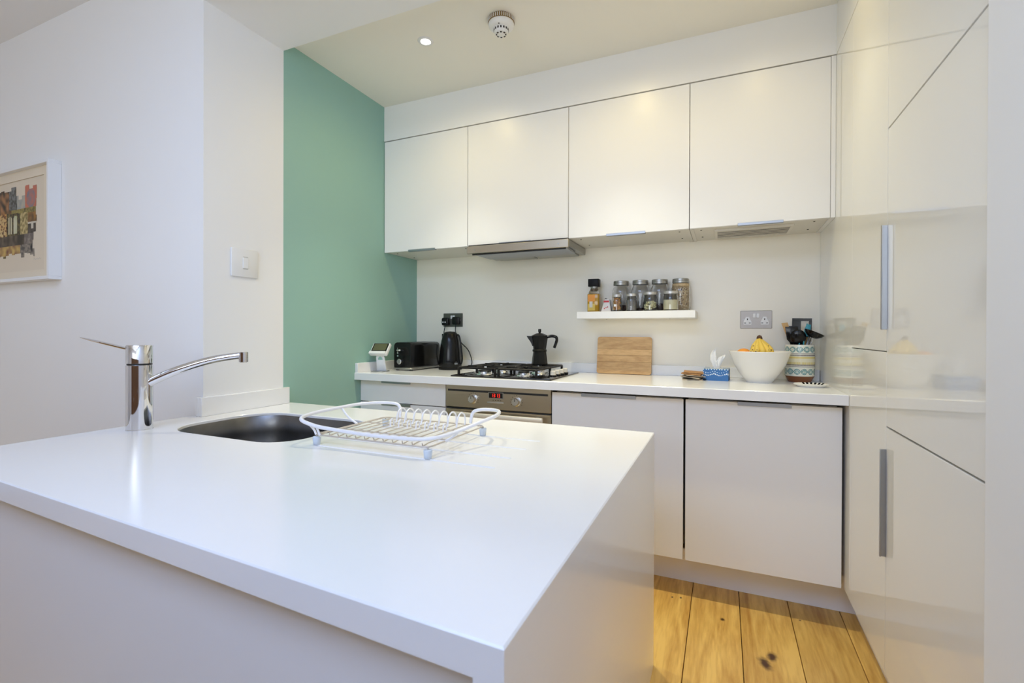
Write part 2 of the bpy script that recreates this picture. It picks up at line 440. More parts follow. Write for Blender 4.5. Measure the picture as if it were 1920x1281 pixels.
struct('baseboard_back', bx(XL + .01, 0.51, 2.39, 2.405, 0.0, 0.15, bev=.0008), 'plinth', 'white plinth under the base cupboards')
struct('baseboard_right', bx(0.505, 0.52, 1.13, 2.405, 0.0, 0.15, bev=.0008), 'plinth', 'plinth under the tall cupboards')

# added unseen wooden cabinet, shades the island front; also mirrored in the tap
t = thing('shading_sideboard', 'added unseen wooden cabinet behind the camera, shading the island front', 'shading_sideboard', (-.95, -.75, 0))
obj('carcass', bx(-1.15, 1.15, -.20, .18, .08, 1.22, bev=.004), 'walnut', t)
obj('top', bx(-1.18, 1.18, -.22, .22, 1.22, 1.25, bev=.004), 'walnut', t)
obj('base_plinth', bx(-1.10, 1.10, -.17, .15, 0, .08), 'walnut', t)
for k in range(4):
    d = obj('door', bx(-1.14 + k * .571, -1.14 + k * .571 + .565, .181, .199, .10, 1.20, bev=.003), 'walnut', t)
    obj('knob', cyl(B(), (-1.14 + k * .571 + (.53 if k % 2 == 0 else .035), .199, .75), .012, .02, 16, mtx=Matrix.Rotation(R(-90), 4, 'X')), 'alu', d)

# ------------------------------------------------------------------ downlights and smoke detector
def downlight(x, y, z, label, power=SPOT_W, spill=13):
    t = thing('downlight', label, 'light', (x, y, z), 0, 'recessed ceiling spotlights')
    obj('bezel', lathe(B(), [(0.022, -0.002), (0.025, -0.005), (0.035, -0.004), (0.039, -0.0005), (0.039, 0.0), (0.022, 0.0)], seg=32), 'white', t)
    obj('lens', lathe(B(), [(0, -0.0035), (0.016, -0.0035), (0.022, -0.002), (0.022, 0.0), (0, 0.0)], seg=24), 'lampglow', t)
    for nm, e, c3, ang in (('spot_beam', power, (1.0, 0.965, 0.74), 78), ('spot_spill', spill, (1.0, 0.77, 0.28), 170)):
        if e <= 0: continue
        d = bpy.data.lights.new(nm, 'SPOT'); d.energy = e; d.color = c3; d.spot_size = R(ang); d.spot_blend = 1.0; d.shadow_soft_size = 0.025
        o = bpy.data.objects.new(nm, d); col.objects.link(o); o.location = (x, y, z - 0.012)
    return t
downlight(*LAMPS[0], Zc, 'lit round ceiling spotlight left of the smoke detector')
downlight(*LAMPS[1], Zc, 'round ceiling spotlight to the right of the smoke detector')
downlight(*LAMPS[2], Zc, 'round ceiling spotlight nearest the tall cupboards', 12, 6)
for i, (x, y) in enumerate(ROOM_LAMPS):
    downlight(x, y, LIV, ['living-space spotlight nearest the sink', 'living-space spotlight nearest the framed picture', 'living-space spotlight nearest the garden door'][i], power=4, spill=2)

t = thing('smoke_detector', 'round white ceiling smoke detector with slotted vents', 'smoke detector', (-0.925, 1.975, Zc))
obj('base', lathe(B(), [(0, 0), (0.058, 0), (0.060, -0.004), (0.060, -0.020), (0.055, -0.022), (0, -0.022)], seg=48), 'brass', t, label='amber slotted base ring')  # plain amber base colour behind the pale fins
bm = B()
for k in range(40):
    a = 2 * PI * k / 40
    box(bm, 0.0585, 0.0612, -0.0016, 0.0016, -0.019, -0.003, mtx=Matrix.Rotation(a, 4, 'Z'))
obj('fins', bm, 'smoke', t)
obj('housing', lathe(B(), [(0.057, -0.020), (0.0585, -0.024), (0.056, -0.034), (0.047, -0.042), (0.035, -0.045), (0.034, -0.047)], seg=48), 'smoke', t)
obj('dome', lathe(B(), [(0.034, -0.045), (0.033, -0.058), (0.027, -0.066), (0.012, -0.070), (0, -0.0705)], seg=36), 'smoke', t)
for k in range(16):
    a = 2 * PI * k / 16
    s = obj('vent_slot', bx(0.0325, 0.0342, -0.0035, 0.0035, -0.056, -0.047, mtx=Matrix.Rotation(a, 4, 'Z')), 'slot', t) if k == 0 else share(s0, 'vent_slot', t)
    if k == 0: s0 = s
    else: s.rotation_euler = (0, 0, a)
for k in range(8):
    a = 2 * PI * (k + .5) / 8
    if k == 0: s1 = s = obj('grille_slot', bx(0.018, 0.0235, -0.004, 0.004, -0.0698, -0.0672), 'slot', t)
    else: s = share(s1, 'grille_slot', t)
    s.rotation_euler = (0, 0, a)
obj('indicator', sphere(B(), (0.008, -0.042, -0.043), 0.003, 10), 'slot', t)

# ------------------------------------------------------------------ wall cupboards
seams = [XL + 0.002, -1.3605, -0.7537, -0.151, XR - 0.018]
lab = ['white wall cupboard nearest the teal wall', 'white wall cupboard above the cooker hood',
       'white wall cupboard over the jar shelf', 'white wall cupboard with a vent grille beneath, beside the tall cupboards']
hx = [(-1.774, -1.581), (-1.158, -0.967), (-0.551, -0.356), (0.059, 0.244)]
for i in range(4):
    a, b = seams[i], seams[i + 1]
    t = thing('wall_cabinet', lab[i], 'cupboard', ((a + b) / 2, Yb, Zub), 0, 'wall cupboards')
    obj('body', bx(a + .001, b - .001, Yu + 0.022, Yb, Zub + .001, Zut), 'carcass', t, True)
    d = obj('door', bx(a + .0015, b - .0015, Yu, Yu + 0.019, Zub - .002, Zut - .002, bev=.001), 'door', t, True)
    h = hx[i]
    bm = B(); box(bm, h[0], h[1], Yu - 0.004, Yu + 0.016, Zub - .0065, Zub - .002, bev=.0006); box(bm, h[0], h[1], Yu - 0.0045, Yu - 0.0015, Zub - .0065, Zub + 0.005, bev=.0006)
    obj('handle', bm, 'alu', d, True, label='thin aluminium edge handle')
    if i != 1:
        for px, py in ((a + .05, Yu + .07), (a + .05, Yu + .25), (b - .05, Yu + .07), (b - .05, Yu + .25)):
            obj('fixing_cap', cyl(B(), (px, py, Zub - .001), .004, .003, 12), 'slot', t, True)
    if i == 3:
        obj('end_panel', bx(b, XR - 0.0005, Yu, Yb, Zub - .002, Zut, bev=.0006), 'door', t, True)
    if i == 2 or i == 3:
        obj('side_panel', bx(a + .0012 if i == 3 else b - .018, a + .018 if i == 3 else b - .0012, Yu + .022, Yb, Zub - .003, Zub + .004), 'carcass', t, True)

# vent grille
t = thing('ventilation_grille', 'grey slatted vent grille under the rightmost wall cupboard', 'vent', (0.13, 2.628, Zub))
bm = B()
box(bm, -.04, .295, 2.53, 2.542, 1.655, Zub + .001, bev=.0008); box(bm, -.04, .295, 2.716, 2.728, 1.655, Zub + .001, bev=.0008)
box(bm, -.04, -.028, 2.542, 2.716, 1.655, Zub + .001, bev=.0008); box(bm, .283, .295, 2.542, 2.716, 1.655, Zub + .001, bev=.0008)
obj('frame', bm, 'cream', t, True)
obj('backing', bx(-.03, .285, 2.54, 2.72, 1.6575, 1.6645), 'dark', t, True)
for k in range(5):
    y = 2.561 + k * 0.034
    s = bx(-.028, .283, -0.0088, 0.0088, -.0005, .0005, mtx=Matrix.Translation((0, y, 1.6566)))
    obj('slat', s, 'ventslat', t, True)

# cooker hood
t = thing('cooker_hood', 'slim stainless steel cooker hood under the wall cupboards', 'cooker hood', (-1.046, 2.62, 1.66))
obj('visor', bx(-1.350, -.745, 2.426, 2.444, 1.613, 1.656, bev=.002), 'steel', t, True)
obj('visor_gap', bx(-1.345, -.750, 2.436, 2.452, 1.655, 1.6635), 'dark', t, True)
obj('housing', bx(-1.345, -.756, 2.444, Yb - .002, 1.628, 1.6635, bev=.001), 'grey', t, True)
obj('seal', bx(-1.325, -.765, 2.4445, 2.452, 1.607, 1.628), 'dark', t, True)
obj('underside_panel', prism(B(), [(-1.325, 2.452), (-.765, 2.452), (-.775, 2.66), (-1.315, 2.66)], 1.612, 1.628, 'z', bev=.002), 'alu', t, True)
for x0, x1 in ((-1.30, -1.05), (-1.04, -.79)):
    f = obj('grease_filter', bx(x0, x1, 2.665, 2.79, 1.620, 1.628, bev=.001), 'grey', t, True)
for x in (-1.30, -.80): obj('screw', cyl(B(), (x, 2.4255, 1.633), .004, .002, 12, mtx=Matrix.Rotation(R(90), 4, 'X')), 'grey', t, True)

# ------------------------------------------------------------------ base run
t = thing('worktop', 'long white stone worktop along the back wall under the hob', 'worktop', (-.76, 2.5, Zwb))
obj('slab', slab([(XL, Yw), (XR - .001, Yw), (XR - .001, Yb), (XL, Yb)], Zwb, Zwt), 'quartz', t, True)
bm = B(); box(bm, XL, XL + .02, 2.195, Yb - .02, Zwt, Zwt + .055, bev=.0015)
tag(obj('upstand', bm, 'quartz'), 'short white upstand along the teal wall at the worktop end', 'upstand', 'stone upstands')
tag(obj('upstand', bx(XL, XR - .002, Yb - .02, Yb, Zwt, Zwt + .055, bev=.0015), 'quartz'), 'long low white upstand along the back wall behind the hob', 'upstand', 'stone upstands')

def base_body(t, a, b):
    obj('body', bx(a + .009, b - .009, Yd + .05, Yb - .03, 0.17, 0.870), 'carcass', t, True)
def lip_handle(parent, x0, x1, z):
    bm = B(); box(bm, x0, x1, Yd - .004, Yd + .016, z, z + .0035, bev=.0005); box(bm, x0, x1, Yd - .005, Yd - .002, z - .012, z + .0035, bev=.0005)
    obj('handle', bm, 'alu', parent, True, label='thin aluminium edge handle')
t = thing('drawer_cabinet', 'white base cupboard of drawers beside the teal wall', 'cupboard', (-1.66, Yb, 0.15), 0)
base_body(t, -1.95, -1.375)
obj('side_panel', bx(-1.958, -1.942, Yd + .02, Yb - .03, .15, Zwb), 'door', t, True)
for z0, z1 in ((.760, .882), (.50, .755), (.160, .495)):
    d = obj('drawer', bx(-1.958, -1.3755, Yd, Yd + .019, z0, z1, bev=.001), 'door', t, True)
    lip_handle(d, -1.803, -1.603, z1)
lb = ['white base cupboard right of the oven', 'white base cupboard next to the tall cupboards']
for i, (a, b, h0, h1) in enumerate(((-.768, -.159, -.62, -.365), (-.150, .428, .057, .255))):
    t = thing('base_cabinet', lb[i], 'cupboard', ((a + b) / 2, Yb, 0.15), 0, 'base cupboards')
    base_body(t, a, b)
    d = obj('door', bx(a, b, Yd, Yd + .019, 0.164, 0.871, bev=.001), 'door', t, True)
    lip_handle(d, h0, h1, 0.871)

# oven
t = thing('built_in_oven', 'brown-grey steel built-in oven under the hob', 'oven', (-1.07, Yb, 0.285))
obj('housing', bx(-1.36, -.785, Yd + .03, Yb - .05, .30, .87), 'blackm', t, True)
cp = obj('control_panel', bx(-1.371, -.772, Yd - .004, Yd + .03, .765, .884, bev=.002), 'steel', t, True)
obj('vent_strip', bx(-1.357, -.787, Yd - .0055, Yd - .003, .8495, .8595), 'dark', cp, True)
dp = obj('display', bx(-1.114, -1.028, Yd - .0065, Yd - .003, .822, .854, bev=.0006), 'grey', cp, True)
obj('display_screen', bx(-1.110, -1.032, Yd - .0072, Yd - .006, .825, .8515), 'hobglass', cp, True)
SEG = {'1': 'bc', '3': 'abgcd'}
bm = B(); yf = Yd - .0079
def seg7(ch, x, z, w=.0082, h=.0175, th=.0019):
    S = SEG[ch]
    R_ = {'a': (x, x + w, z + h - th, z + h), 'g': (x, x + w, z + h / 2 - th / 2, z + h / 2 + th / 2), 'd': (x, x + w, z, z + th),
          'b': (x + w - th, x + w, z + h / 2, z + h), 'c': (x + w - th, x + w, z, z + h / 2)}
    for s in S:
        q = R_[s]; box(bm, q[0], q[1], yf, yf + .0008, q[2], q[3])
for ch, dx in (('1', 0), ('3', .0125), ('1', .0285), ('3', .041)): seg7(ch, -1.096 + dx, .8295)
box(bm, -1.0735, -1.0713, yf, yf + .0008, .8335, .8360); box(bm, -1.0735, -1.0713, yf, yf + .0008, .8405, .8430)
obj('clock_digits', bm, 'led', cp, True, label='glowing red clock digits 13:13')
obj('button_bar', bx(-1.120, -1.026, Yd - .008, Yd - .003, .797, .8065, bev=.001), 'alub', cp, True)
for kx in (-1.203, -.955):
    k = obj('knob', lathe(B(), [(0, 0), (.0235, 0), (.0235, .004), (.0205, .006), (.019, .024), (.017, .027), (0, .027)], (kx, Yd - .004, .813), 32, Matrix.Rotation(R(90), 4, 'X')), 'alub', cp, True)
    obj('knob_pointer', bx(kx - .0012, kx + .0012, Yd - .0318, Yd - .030, .816, .829), 'dark', k, True)
    bm = B()
    for q in range(11):
        a = R(-120 + q * 24)
        px = kx + .032 * math.sin(a); pz = .813 + .032 * math.cos(a)
        box(bm, px - .0015, px + .0015, Yd - .0046, Yd - .0035, pz - .0015, pz + .0015)
    obj('dial_marks', bm, 'dark', cp, True)
bm = B(); 
for q in range(4): box(bm, -1.090 + q * .014, -1.083 + q * .014, Yd - .0046, Yd - .0035, .811, .8135)
obj('button_marks', bm, 'dark', cp, True)
obj('panel_gap', bx(-1.368, -.775, Yd + .004, Yd + .03, .756, .765), 'dark', t, True)
d = obj('oven_door', bx(-1.371, -.772, Yd - .004, Yd + .03, .300, .756, bev=.002), 'steel', t, True)
obj('door_glass', bx(-1.335, -.86, Yd - .0052, Yd - .003, .36, .7135), 'hobglass', d, True)
bm = B(); box(bm, -1.305, -.802, Yd - .050, Yd - .034, .722, .746, bev=.004, seg=2)
for x in (-1.27, -.84): box(bm, x - .009, x + .009, Yd - .040, Yd - .003, .727, .741, bev=.002)
obj('door_handle', bm, 'barhandle', d, True, label='bright flat bar handle')
obj('lower_panel', bx(-1.371, -.772, Yd, Yd + .019, .164, .294, bev=.001), 'door', t, True)

# ------------------------------------------------------------------ tall cupboards
t = thing('tall_cabinet', 'narrow glossy cream-white tall cupboard meeting the worktop', 'cupboard', (0.74, 2.2, 0.15))
obj('body', bx(.46, 1.03, 1.74, Yb - .002, .165, Zut), 'carcass', t, True)
obj('filler_panel', bx(XR, .459, 2.1565, Yb - .001, .157, Zut, bev=.0004), 'gloss', t, True)
obj('upper_door', bx(XR, .459, 1.7375, 2.156, 1.1105, Zut, bev=.0004), 'gloss', t, True)
obj('lower_door', bx(XR, .459, 1.7375, 2.156, .157, 1.1075, bev=.0004), 'gloss', t, True)
t = thing('tall_cabinet', 'wide glossy tall cupboard with two upright handles beside the white wall end', 'cupboard', (0.74, 1.43, 0.15))
obj('body', bx(.462, 1.03, 1.131, 1.735, .17, Zut), 'blackm', t, True)
for z0, z1, nm in ((.160, .8855, 'lower_door'), (.8905, 1.7595, 'middle_door'), (1.7645, Zut, 'top_door')):
    d = obj(nm, bx(XR, .459, 1.131, 1.7355, z0, z1, bev=.0008), 'gloss', t, True)
    if nm != 'top_door':
        zz0, zz1 = ((.506, .822) if nm == 'lower_door' else (1.174, 1.480))
        bm = B(); box(bm, .4245, XR, 1.7325, 1.7355, zz0, zz1, bev=.0006); box(bm, .4240, .4265, 1.7265, 1.7355, zz0, zz1, bev=.0006)
        obj('handle', bm, 'alu', d, True, label='long upright aluminium handle')

# ------------------------------------------------------------------ island
def fy(x): return .478 - .0488 * (x + .218)
outer = [(-.218, fy(-.218)), (-.218, 1.736), (XL, 1.736), (XL, 1.3025), (-2.007, 1.3025), (-2.007, fy(-2.007))]
hole = rrect(-1.545, 1.283, .300, .218, [.10, .15, .15, .11], 10)
grooves = [rrect((-1.15 - .533) / 2, y, (1.15 - .533) / 2, .0065, 0.0064, 4) for y in (1.108, 1.212, 1.323, 1.440)]
t = thing('island_worktop', 'white stone island worktop with drainer grooves in front', 'worktop', (-1.1, 1.1, 0))
obj('slab', slab(outer, Zi - .045, Zi, [hole], grooves, ch=.0025, depth=.006), 'quartz', t, True)
bm = B(); box(bm, XL, XL + .02, 1.283, 1.718, Zi, Zi + .078, bev=.002); box(bm, -1.978, XL + .001, 1.283, 1.302, Zi, Zi + .078, bev=.002)
tag(obj('upstand', bm, 'quartz'), 'white upstand wrapped around the column foot behind the sink', 'upstand', 'stone upstands')
t = thing('island_cabinet', 'pale panelled island base under the stone worktop', 'cupboard', (-1.1, 1.1, 0))
obj('end_panel', prism(B(), [(-.258, fy(-.258)), (-.218, fy(-.218)), (-.218, 1.736), (-.258, 1.736)], 0, Zi - .0451, 'z'), 'quartz', t, True, label='white stone-like end panel flush with the worktop edge')
obj('front_panel', prism(B(), [(-.2585, fy(-.258) + .035), (-1.99, fy(-1.99) + .035), (-1.99, fy(-1.99) + .053), (-.2585, fy(-.258) + .053)], .0, Zi - .046, 'z'), 'panel', t, True)
obj('rear_panel', bx(-1.94, -.2585, 1.69, 1.708, .10, Zi - .046), 'door', t, True)
obj('side_panel', bx(-1.99, -1.972, .62, 1.29, .0, Zi - .046), 'panel', t, True)

# sink
t = thing('sink', 'dark stainless undermount sink set in the island worktop', 'sink', (-1.545, 1.283, Zi - .2))
bm = B(); rings = []
prof = [(.0010, -.0105), (.0022, -.012), (.005, -.08), (.010, -.16), (.03, -.19), (.07, -.198)]
for d_, z_ in prof:
    rings.append([bm.verts.new((x, y, Zi + z_)) for x, y in inset(hole, d_)])
for a, b in zip(rings, rings[1:]):
    for i in range(len(a)):
        j = (i + 1) % len(a); bm.faces.new((a[i], a[j], b[j], b[i]))
bm.faces.new(rings[-1])
bmesh.ops.recalc_face_normals(bm, faces=bm.faces)
for f in bm.faces: f.normal_flip()
s = obj('basin', bm, 'sink', t, True, sharp=60)
for k in range(4):
    x = -1.525 + k * .019 + (.012 if k > 1 else 0)
    obj('overflow_slot', bx(x - .0045, x + .0045, 1.492, 1.4975, Zi - .078, Zi - .052, bev=.001), 'dark', t, True)
obj('drain', lathe(B(), [(0, 0), (.03, 0), (.04, .002), (.042, 0)], (-1.5, 1.30, Zi - .1975), 24), 'chrome', t, True)

# tap
tc = Vector((-1.894, 1.031, Zi)); dS = Vector((.845, .534, 0)); dA = math.atan2(.534, .845)
t = thing('kitchen_tap', 'tall chrome mixer tap on the island beside the sink', 'tap', tc)
TR = .0400
obj('body', lathe(B(), [(0, 0), (TR + .001, 0), (TR + .001, .003), (TR, .004), (TR, .228), (TR - .003, .230), (0, .230)], seg=48), 'chrome', t)
obj('cap', lathe(B(), [(0, .233), (TR - .003, .233), (TR, .235), (TR, .296), (TR - .002, .299), (0, .3)], seg=48), 'chrome', t)
obj('collar', lathe(B(), [(TR - .003, .229), (TR - .003, .234)], seg=48), 'dark', t)
ax = Matrix.Rotation(dA, 4, 'Z')
pts = smooth_path([(.030, 0, .166), (.066, 0, .184), (.11, 0, .204), (.157, 0, .2215), (.205, 0, .237), (.252, 0, .249), (.30, 0, .257), (.338, 0, .262)], 6)
rad = [.0165 - .004 * i / (len(pts) - 1) for i in range(len(pts))]
bm = B(); tube(bm, pts, rad, 16); bmesh.ops.transform(bm, matrix=ax, verts=bm.verts)
obj('spout', bm, 'chrome', t)
bm = B(); cyl(bm, (.343, 0, .236), .0155, .038, 24, bev=.002); bmesh.ops.transform(bm, matrix=ax, verts=bm.verts)
obj('nozzle', bm, 'chrome', t)
pts = [Vector((-.030, 0, .284)).lerp(Vector((-.187, 0, .3255)), q / 12) for q in range(13)]
bm = B(); tube(bm, pts, [.010, .0105, .011, .011, .0108, .0105, .010, .0095, .009, .008, .007, .0055, .003], 14, flat=.48); bmesh.ops.transform(bm, matrix=ax, verts=bm.verts)
obj('lever', bm, 'chrome', t)

# dish rack
t = thing('dish_rack', 'empty white wire dish rack on the drainer grooves', 'dish rack', (-.94, 1.28, Zi))
x0, x1, y0, y1 = -1.150, -.737, 1.112, 1.450
zb = .846
rim = [(-1.083, 1.450, .850), (-1.086, 1.452, .885), (-1.105, 1.450, .899), (-1.160, 1.435, .901), (-1.205, 1.385, .901), (-1.222, 1.28, .899), (-1.225, 1.17, .896), (-1.200, 1.105, .890), (-1.14, 1.100, .876), (-1.085, 1.108, .869),
       (-.98, 1.110, .864), (-.87, 1.110, .863), (-.77, 1.112, .866), (-.722, 1.145, .870), (-.700, 1.22, .876), (-.672, 1.29, .890), (-.655, 1.36, .899), (-.668, 1.42, .902), (-.705, 1.457, .901), (-.760, 1.465, .897), (-.788, 1.462, .885), (-.793, 1.455, .850)]
obj('rim', tube(B(), smooth_path(rim, 6), .0058, 10), 'whitec', t, True)
bm = B()
tube(bm, [(x, y, zb) for x, y in rrect((x0 + x1) / 2, (y0 + y1) / 2, (x1 - x0) / 2, (y1 - y0) / 2, .02, 5)], .0026, 8, closed=True)
obj('base_frame', bm, 'wire', t, True)
w0 = None
for k in range(12):
    x = x0 + .024 + k * .0335
    pts = [(x, y0, zb + .010), (x, y0 + .004, zb + .001), (x, y0 + .03, zb + .0045), (x, y1 - .03, zb + .0045), (x, y1, zb)]
    obj('grid_wire', tube(B(), pts, .0019, 6), 'wire', t, True)
for y in (1.215, 1.34):
    obj('cross_wire', tube(B(), [(x0, y, zb + .0005), (x1, y, zb + .0005)], .0022, 6), 'wire', t, True)
def arch(x, y, w, z0, z1):
    pts = []
    for q in range(13):
        a = PI * q / 12
        pts.append((x - w * math.cos(a), y, z0 + (z1 - z0) * math.sin(a) ** .8))
    return pts
for k in range(8):
    x = -1.040 + k * .0344
    pts = smooth_path([(x, 1.427, zb), (x, 1.427, .872), (x, 1.420, .886), (x, 1.402, .8935), (x, 1.384, .886), (x, 1.376, .872), (x, 1.373, .858), (x, 1.367, zb)], 4)
    obj('plate_hoop', tube(B(), pts, .0027, 8), 'whitec', t, True)
for k in range(7):
    x = -1.020 + k * .0344
    pts = smooth_path([(x, 1.330, zb), (x, 1.330, .862), (x, 1.322, .870), (x, 1.313, .864), (x, 1.311, zb)], 4)
    obj('plate_peg', tube(B(), pts, .0024, 8), 'whitec', t, True)
for (fx, fy_) in ((-1.146, 1.116), (-.741, 1.116), (-.741, 1.446), (-1.146, 1.446)):
    f = obj('foot', lathe(B(), [(0, .0), (.009, .0), (.0105, .002), (.0125, .020), (.0125, .0235), (.011, .025), (0, .025)], (fx, fy_, Zi), 16), 'foot', t, True)
    sx = 1 if fx < -1 else -1
    obj('foot_wire', tube(B(), smooth_path([(fx, fy_, Zi + .02), (fx, fy_, Zi + .03), (fx + sx * .008, fy_ , zb - .001), (fx + sx * .02, fy_, zb)], 4), .0024, 6), 'wire', t, True)
for pts in ([(-1.172, 1.103, .883), (-1.155, 1.112, .862), (-1.146, 1.113, zb)], [(-1.135, 1.102, .875), (-1.128, 1.11, zb)], [(-1.222, 1.30, .899), (-1.190, 1.30, .868), (-1.150, 1.30, zb)], [(-.70, 1.22, .876), (-.715, 1.21, .86), (-.737, 1.20, zb)]):
    obj('rim_strut', tube(B(), smooth_path(pts, 4), .0035, 8), 'whitec', t, True)

# ------------------------------------------------------------------ wall-mounted things
t = thing('light_switch', 'white plastic light switch on the column above the sink', 'light switch', (XL, 1.486, 1.468))
obj('plate', bx(0, .009, -.065, .065, -.063, .063, bev=.004, seg=2), 'white', t)
obj('rocker', bx(.007, .012, -.012, .014, -.024, .024, bev=.001), 'frame', t)
for z in (-.027, .0255): obj('rocker_gap', bx(.0085, .0095, -.011, .013, z, z + .002), 'grey', t)

def socket(x0, x1, z0, z1, label, m='socket', plugs=False):
    t = thing('double_socket', label, 'power socket', ((x0 + x1) / 2, Yb, z0)); W = x1 - x0; H = z1 - z0
    obj('plate', bx(-W / 2, W / 2, -.005, 0, 0, H, bev=.002), m, t)
    for s in (-1, 1):
        if not plugs:
            f = obj('socket_insert', prism(B(), [(s * .040 - .018, H * .22), (s * .040 + .018, H * .22), (s * .040 + .018, H * .40), (s * .040 + .007, H * .66), (s * .040 - .007, H * .66), (s * .040 - .018, H * .40)], -.0062, -.004, 'y'), 'white', t)
            for dx, dz, a, b in ((0, H * .52, .0022, .0045), (-.011, H * .31, .0042, .002), (.011, H * .31, .0042, .002)):
                obj('pin_hole', bx(s * .040 + dx - a, s * .040 + dx + a, -.0068, -.0055, dz - b, dz + b), 'dark', f)
        obj('switch', bx(s * .0085 - .0065, s * .0085 + .0065, -.0105, -.004, H * .60, H * .84, bev=.001), 'white', t)
        obj('screw', cyl(B(), (s * .060, -.0045, H * .5), .0028, .0012, 12, mtx=Matrix.Rotation(R(90), 4, 'X')), 'grey', t)
    return t
socket(-1.741, -1.592, 1.201, 1.292, 'dark steel double socket with two black plugs above the kettle', 'socketd', plugs=True)
socket(.082, .230, 1.188, 1.281, 'satin steel double wall socket above the fruit bowl, both outlets empty')

def plug(x, z, label, dots, path):
    t = thing('plug', label, 'plug', (x, Yb - .005, z))
    bm = B(); prism(bm, rrect(0, 0, .025, .026, .011, 5), -.030, 0, 'y', bev=.003)
    obj('casing', bm, 'black', t)
    if dots:
        for s in (-1, 1): obj('indicator', cyl(B(), (s * .0085 - .004, -.0295, -.004), .0045, .003, 12, mtx=Matrix.Rotation(R(90), 4, 'X')), 'white', t)
    obj('cable', tube(B(), smooth_path([Vector(p) - Vector((x, Yb - .005, z)) for p in path], 8), .0032, 8), 'black', t)
plug(-1.712, 1.236, 'black plug with two white dots in the left socket outlet', True,
     [(-1.712, 2.785, 1.215), (-1.716, 2.775, 1.17), (-1.722, 2.77, 1.10), (-1.72, 2.765, 1.02), (-1.73, 2.76, .945), (-1.73, 2.74, .9325), (-1.73, 2.71, .9325)])
plug(-1.632, 1.241, 'plain black plug above the kettle with its cable looping behind it to the right', False,
     [(-1.632, 2.785, 1.218), (-1.628, 2.775, 1.17), (-1.612, 2.772, 1.13), (-1.575, 2.77, 1.09), (-1.530, 2.768, 1.05), (-1.505, 2.766, 1.00), (-1.500, 2.765, .96), (-1.52, 2.755, .9345), (-1.54, 2.75, .9325)])

# framed picture
t = thing('framed_picture', 'white box-framed abstract cityscape print on the left wall', 'picture', (-3.40, Yc0, 1.42))
fx0, fx1, fz0, fz1, yf0, yf1 = -3.80, -3.038, 1.421, 2.014, 1.249, 1.3025
for n_, a in (('frame_bar', (fx0, fx1, yf0, yf1, fz1 - .016, fz1)), ('frame_bar', (fx0, fx1, yf0, yf1, fz0, fz0 + .016)),
              ('frame_bar', (fx1 - .016, fx1, yf0, yf1, fz0 + .016, fz1 - .016)), ('frame_bar', (fx0, fx0 + .016, yf0, yf1, fz0 + .016, fz1 - .016))):
    obj(n_, bx(*a, bev=.001), 'frame', t, True)
# window mount: outer card with opening, then paper
bm = B(); ox0, ox1, oz0, oz1 = -3.705, -3.135, 1.475, 1.953
for a in ((fx0 + .016, fx1 - .016, 1.272, 1.275, oz1, fz1 - .016), (fx0 + .016, fx1 - .016, 1.272, 1.275, fz0 + .016, oz0), (ox1, fx1 - .016, 1.272, 1.275, oz0, oz1), (fx0 + .016, ox0, 1.272, 1.275, oz0, oz1)): box(bm, *a)
obj('mount_card', bm, 'matboard', t, True)
obj('print_paper', bx(fx0 + .016, fx1 - .016, 1.277, 1.280, fz0 + .016, fz1 - .016), 'paper2', t, True)
bm = B(); NX, NZ = 96, 84
ax0, ax1, az0, az1 = -3.66, -3.215, 1.548, 1.925
rnd = random.Random(3)
edgeT = [rnd.uniform(0, .07) for _ in range(12)]; edgeB = [rnd.uniform(0, .08) for _ in range(14)]; edgeR = [.05, .09, .07, .02, .0, .02, .01, .0, .0]
vs = [[bm.verts.new((ax0 + (ax1 - ax0) * i / NX, 1.2762, az0 + (az1 - az0) * j / NZ)) for i in range(NX + 1)] for j in range(NZ + 1)]
for j in range(NZ):
    for i in range(NX):
        u, v = (i + .5) / NX, (j + .5) / NZ
        if v > 1 - edgeT[int(u * 12)] - (.13 if .53 < u < .74 else 0): continue
        if v < edgeB[int(u * 14)]: continue
        if u > 1 - edgeR[int(v * 8.9)]: continue
        bm.faces.new((vs[j][i], vs[j][i + 1], vs[j + 1][i + 1], vs[j + 1][i]))
for v in [v for v in bm.verts if not v.link_faces]: bm.verts.remove(v)
art = obj('artwork', bm, 'attrp', t, True)
from mathutils import noise as mn
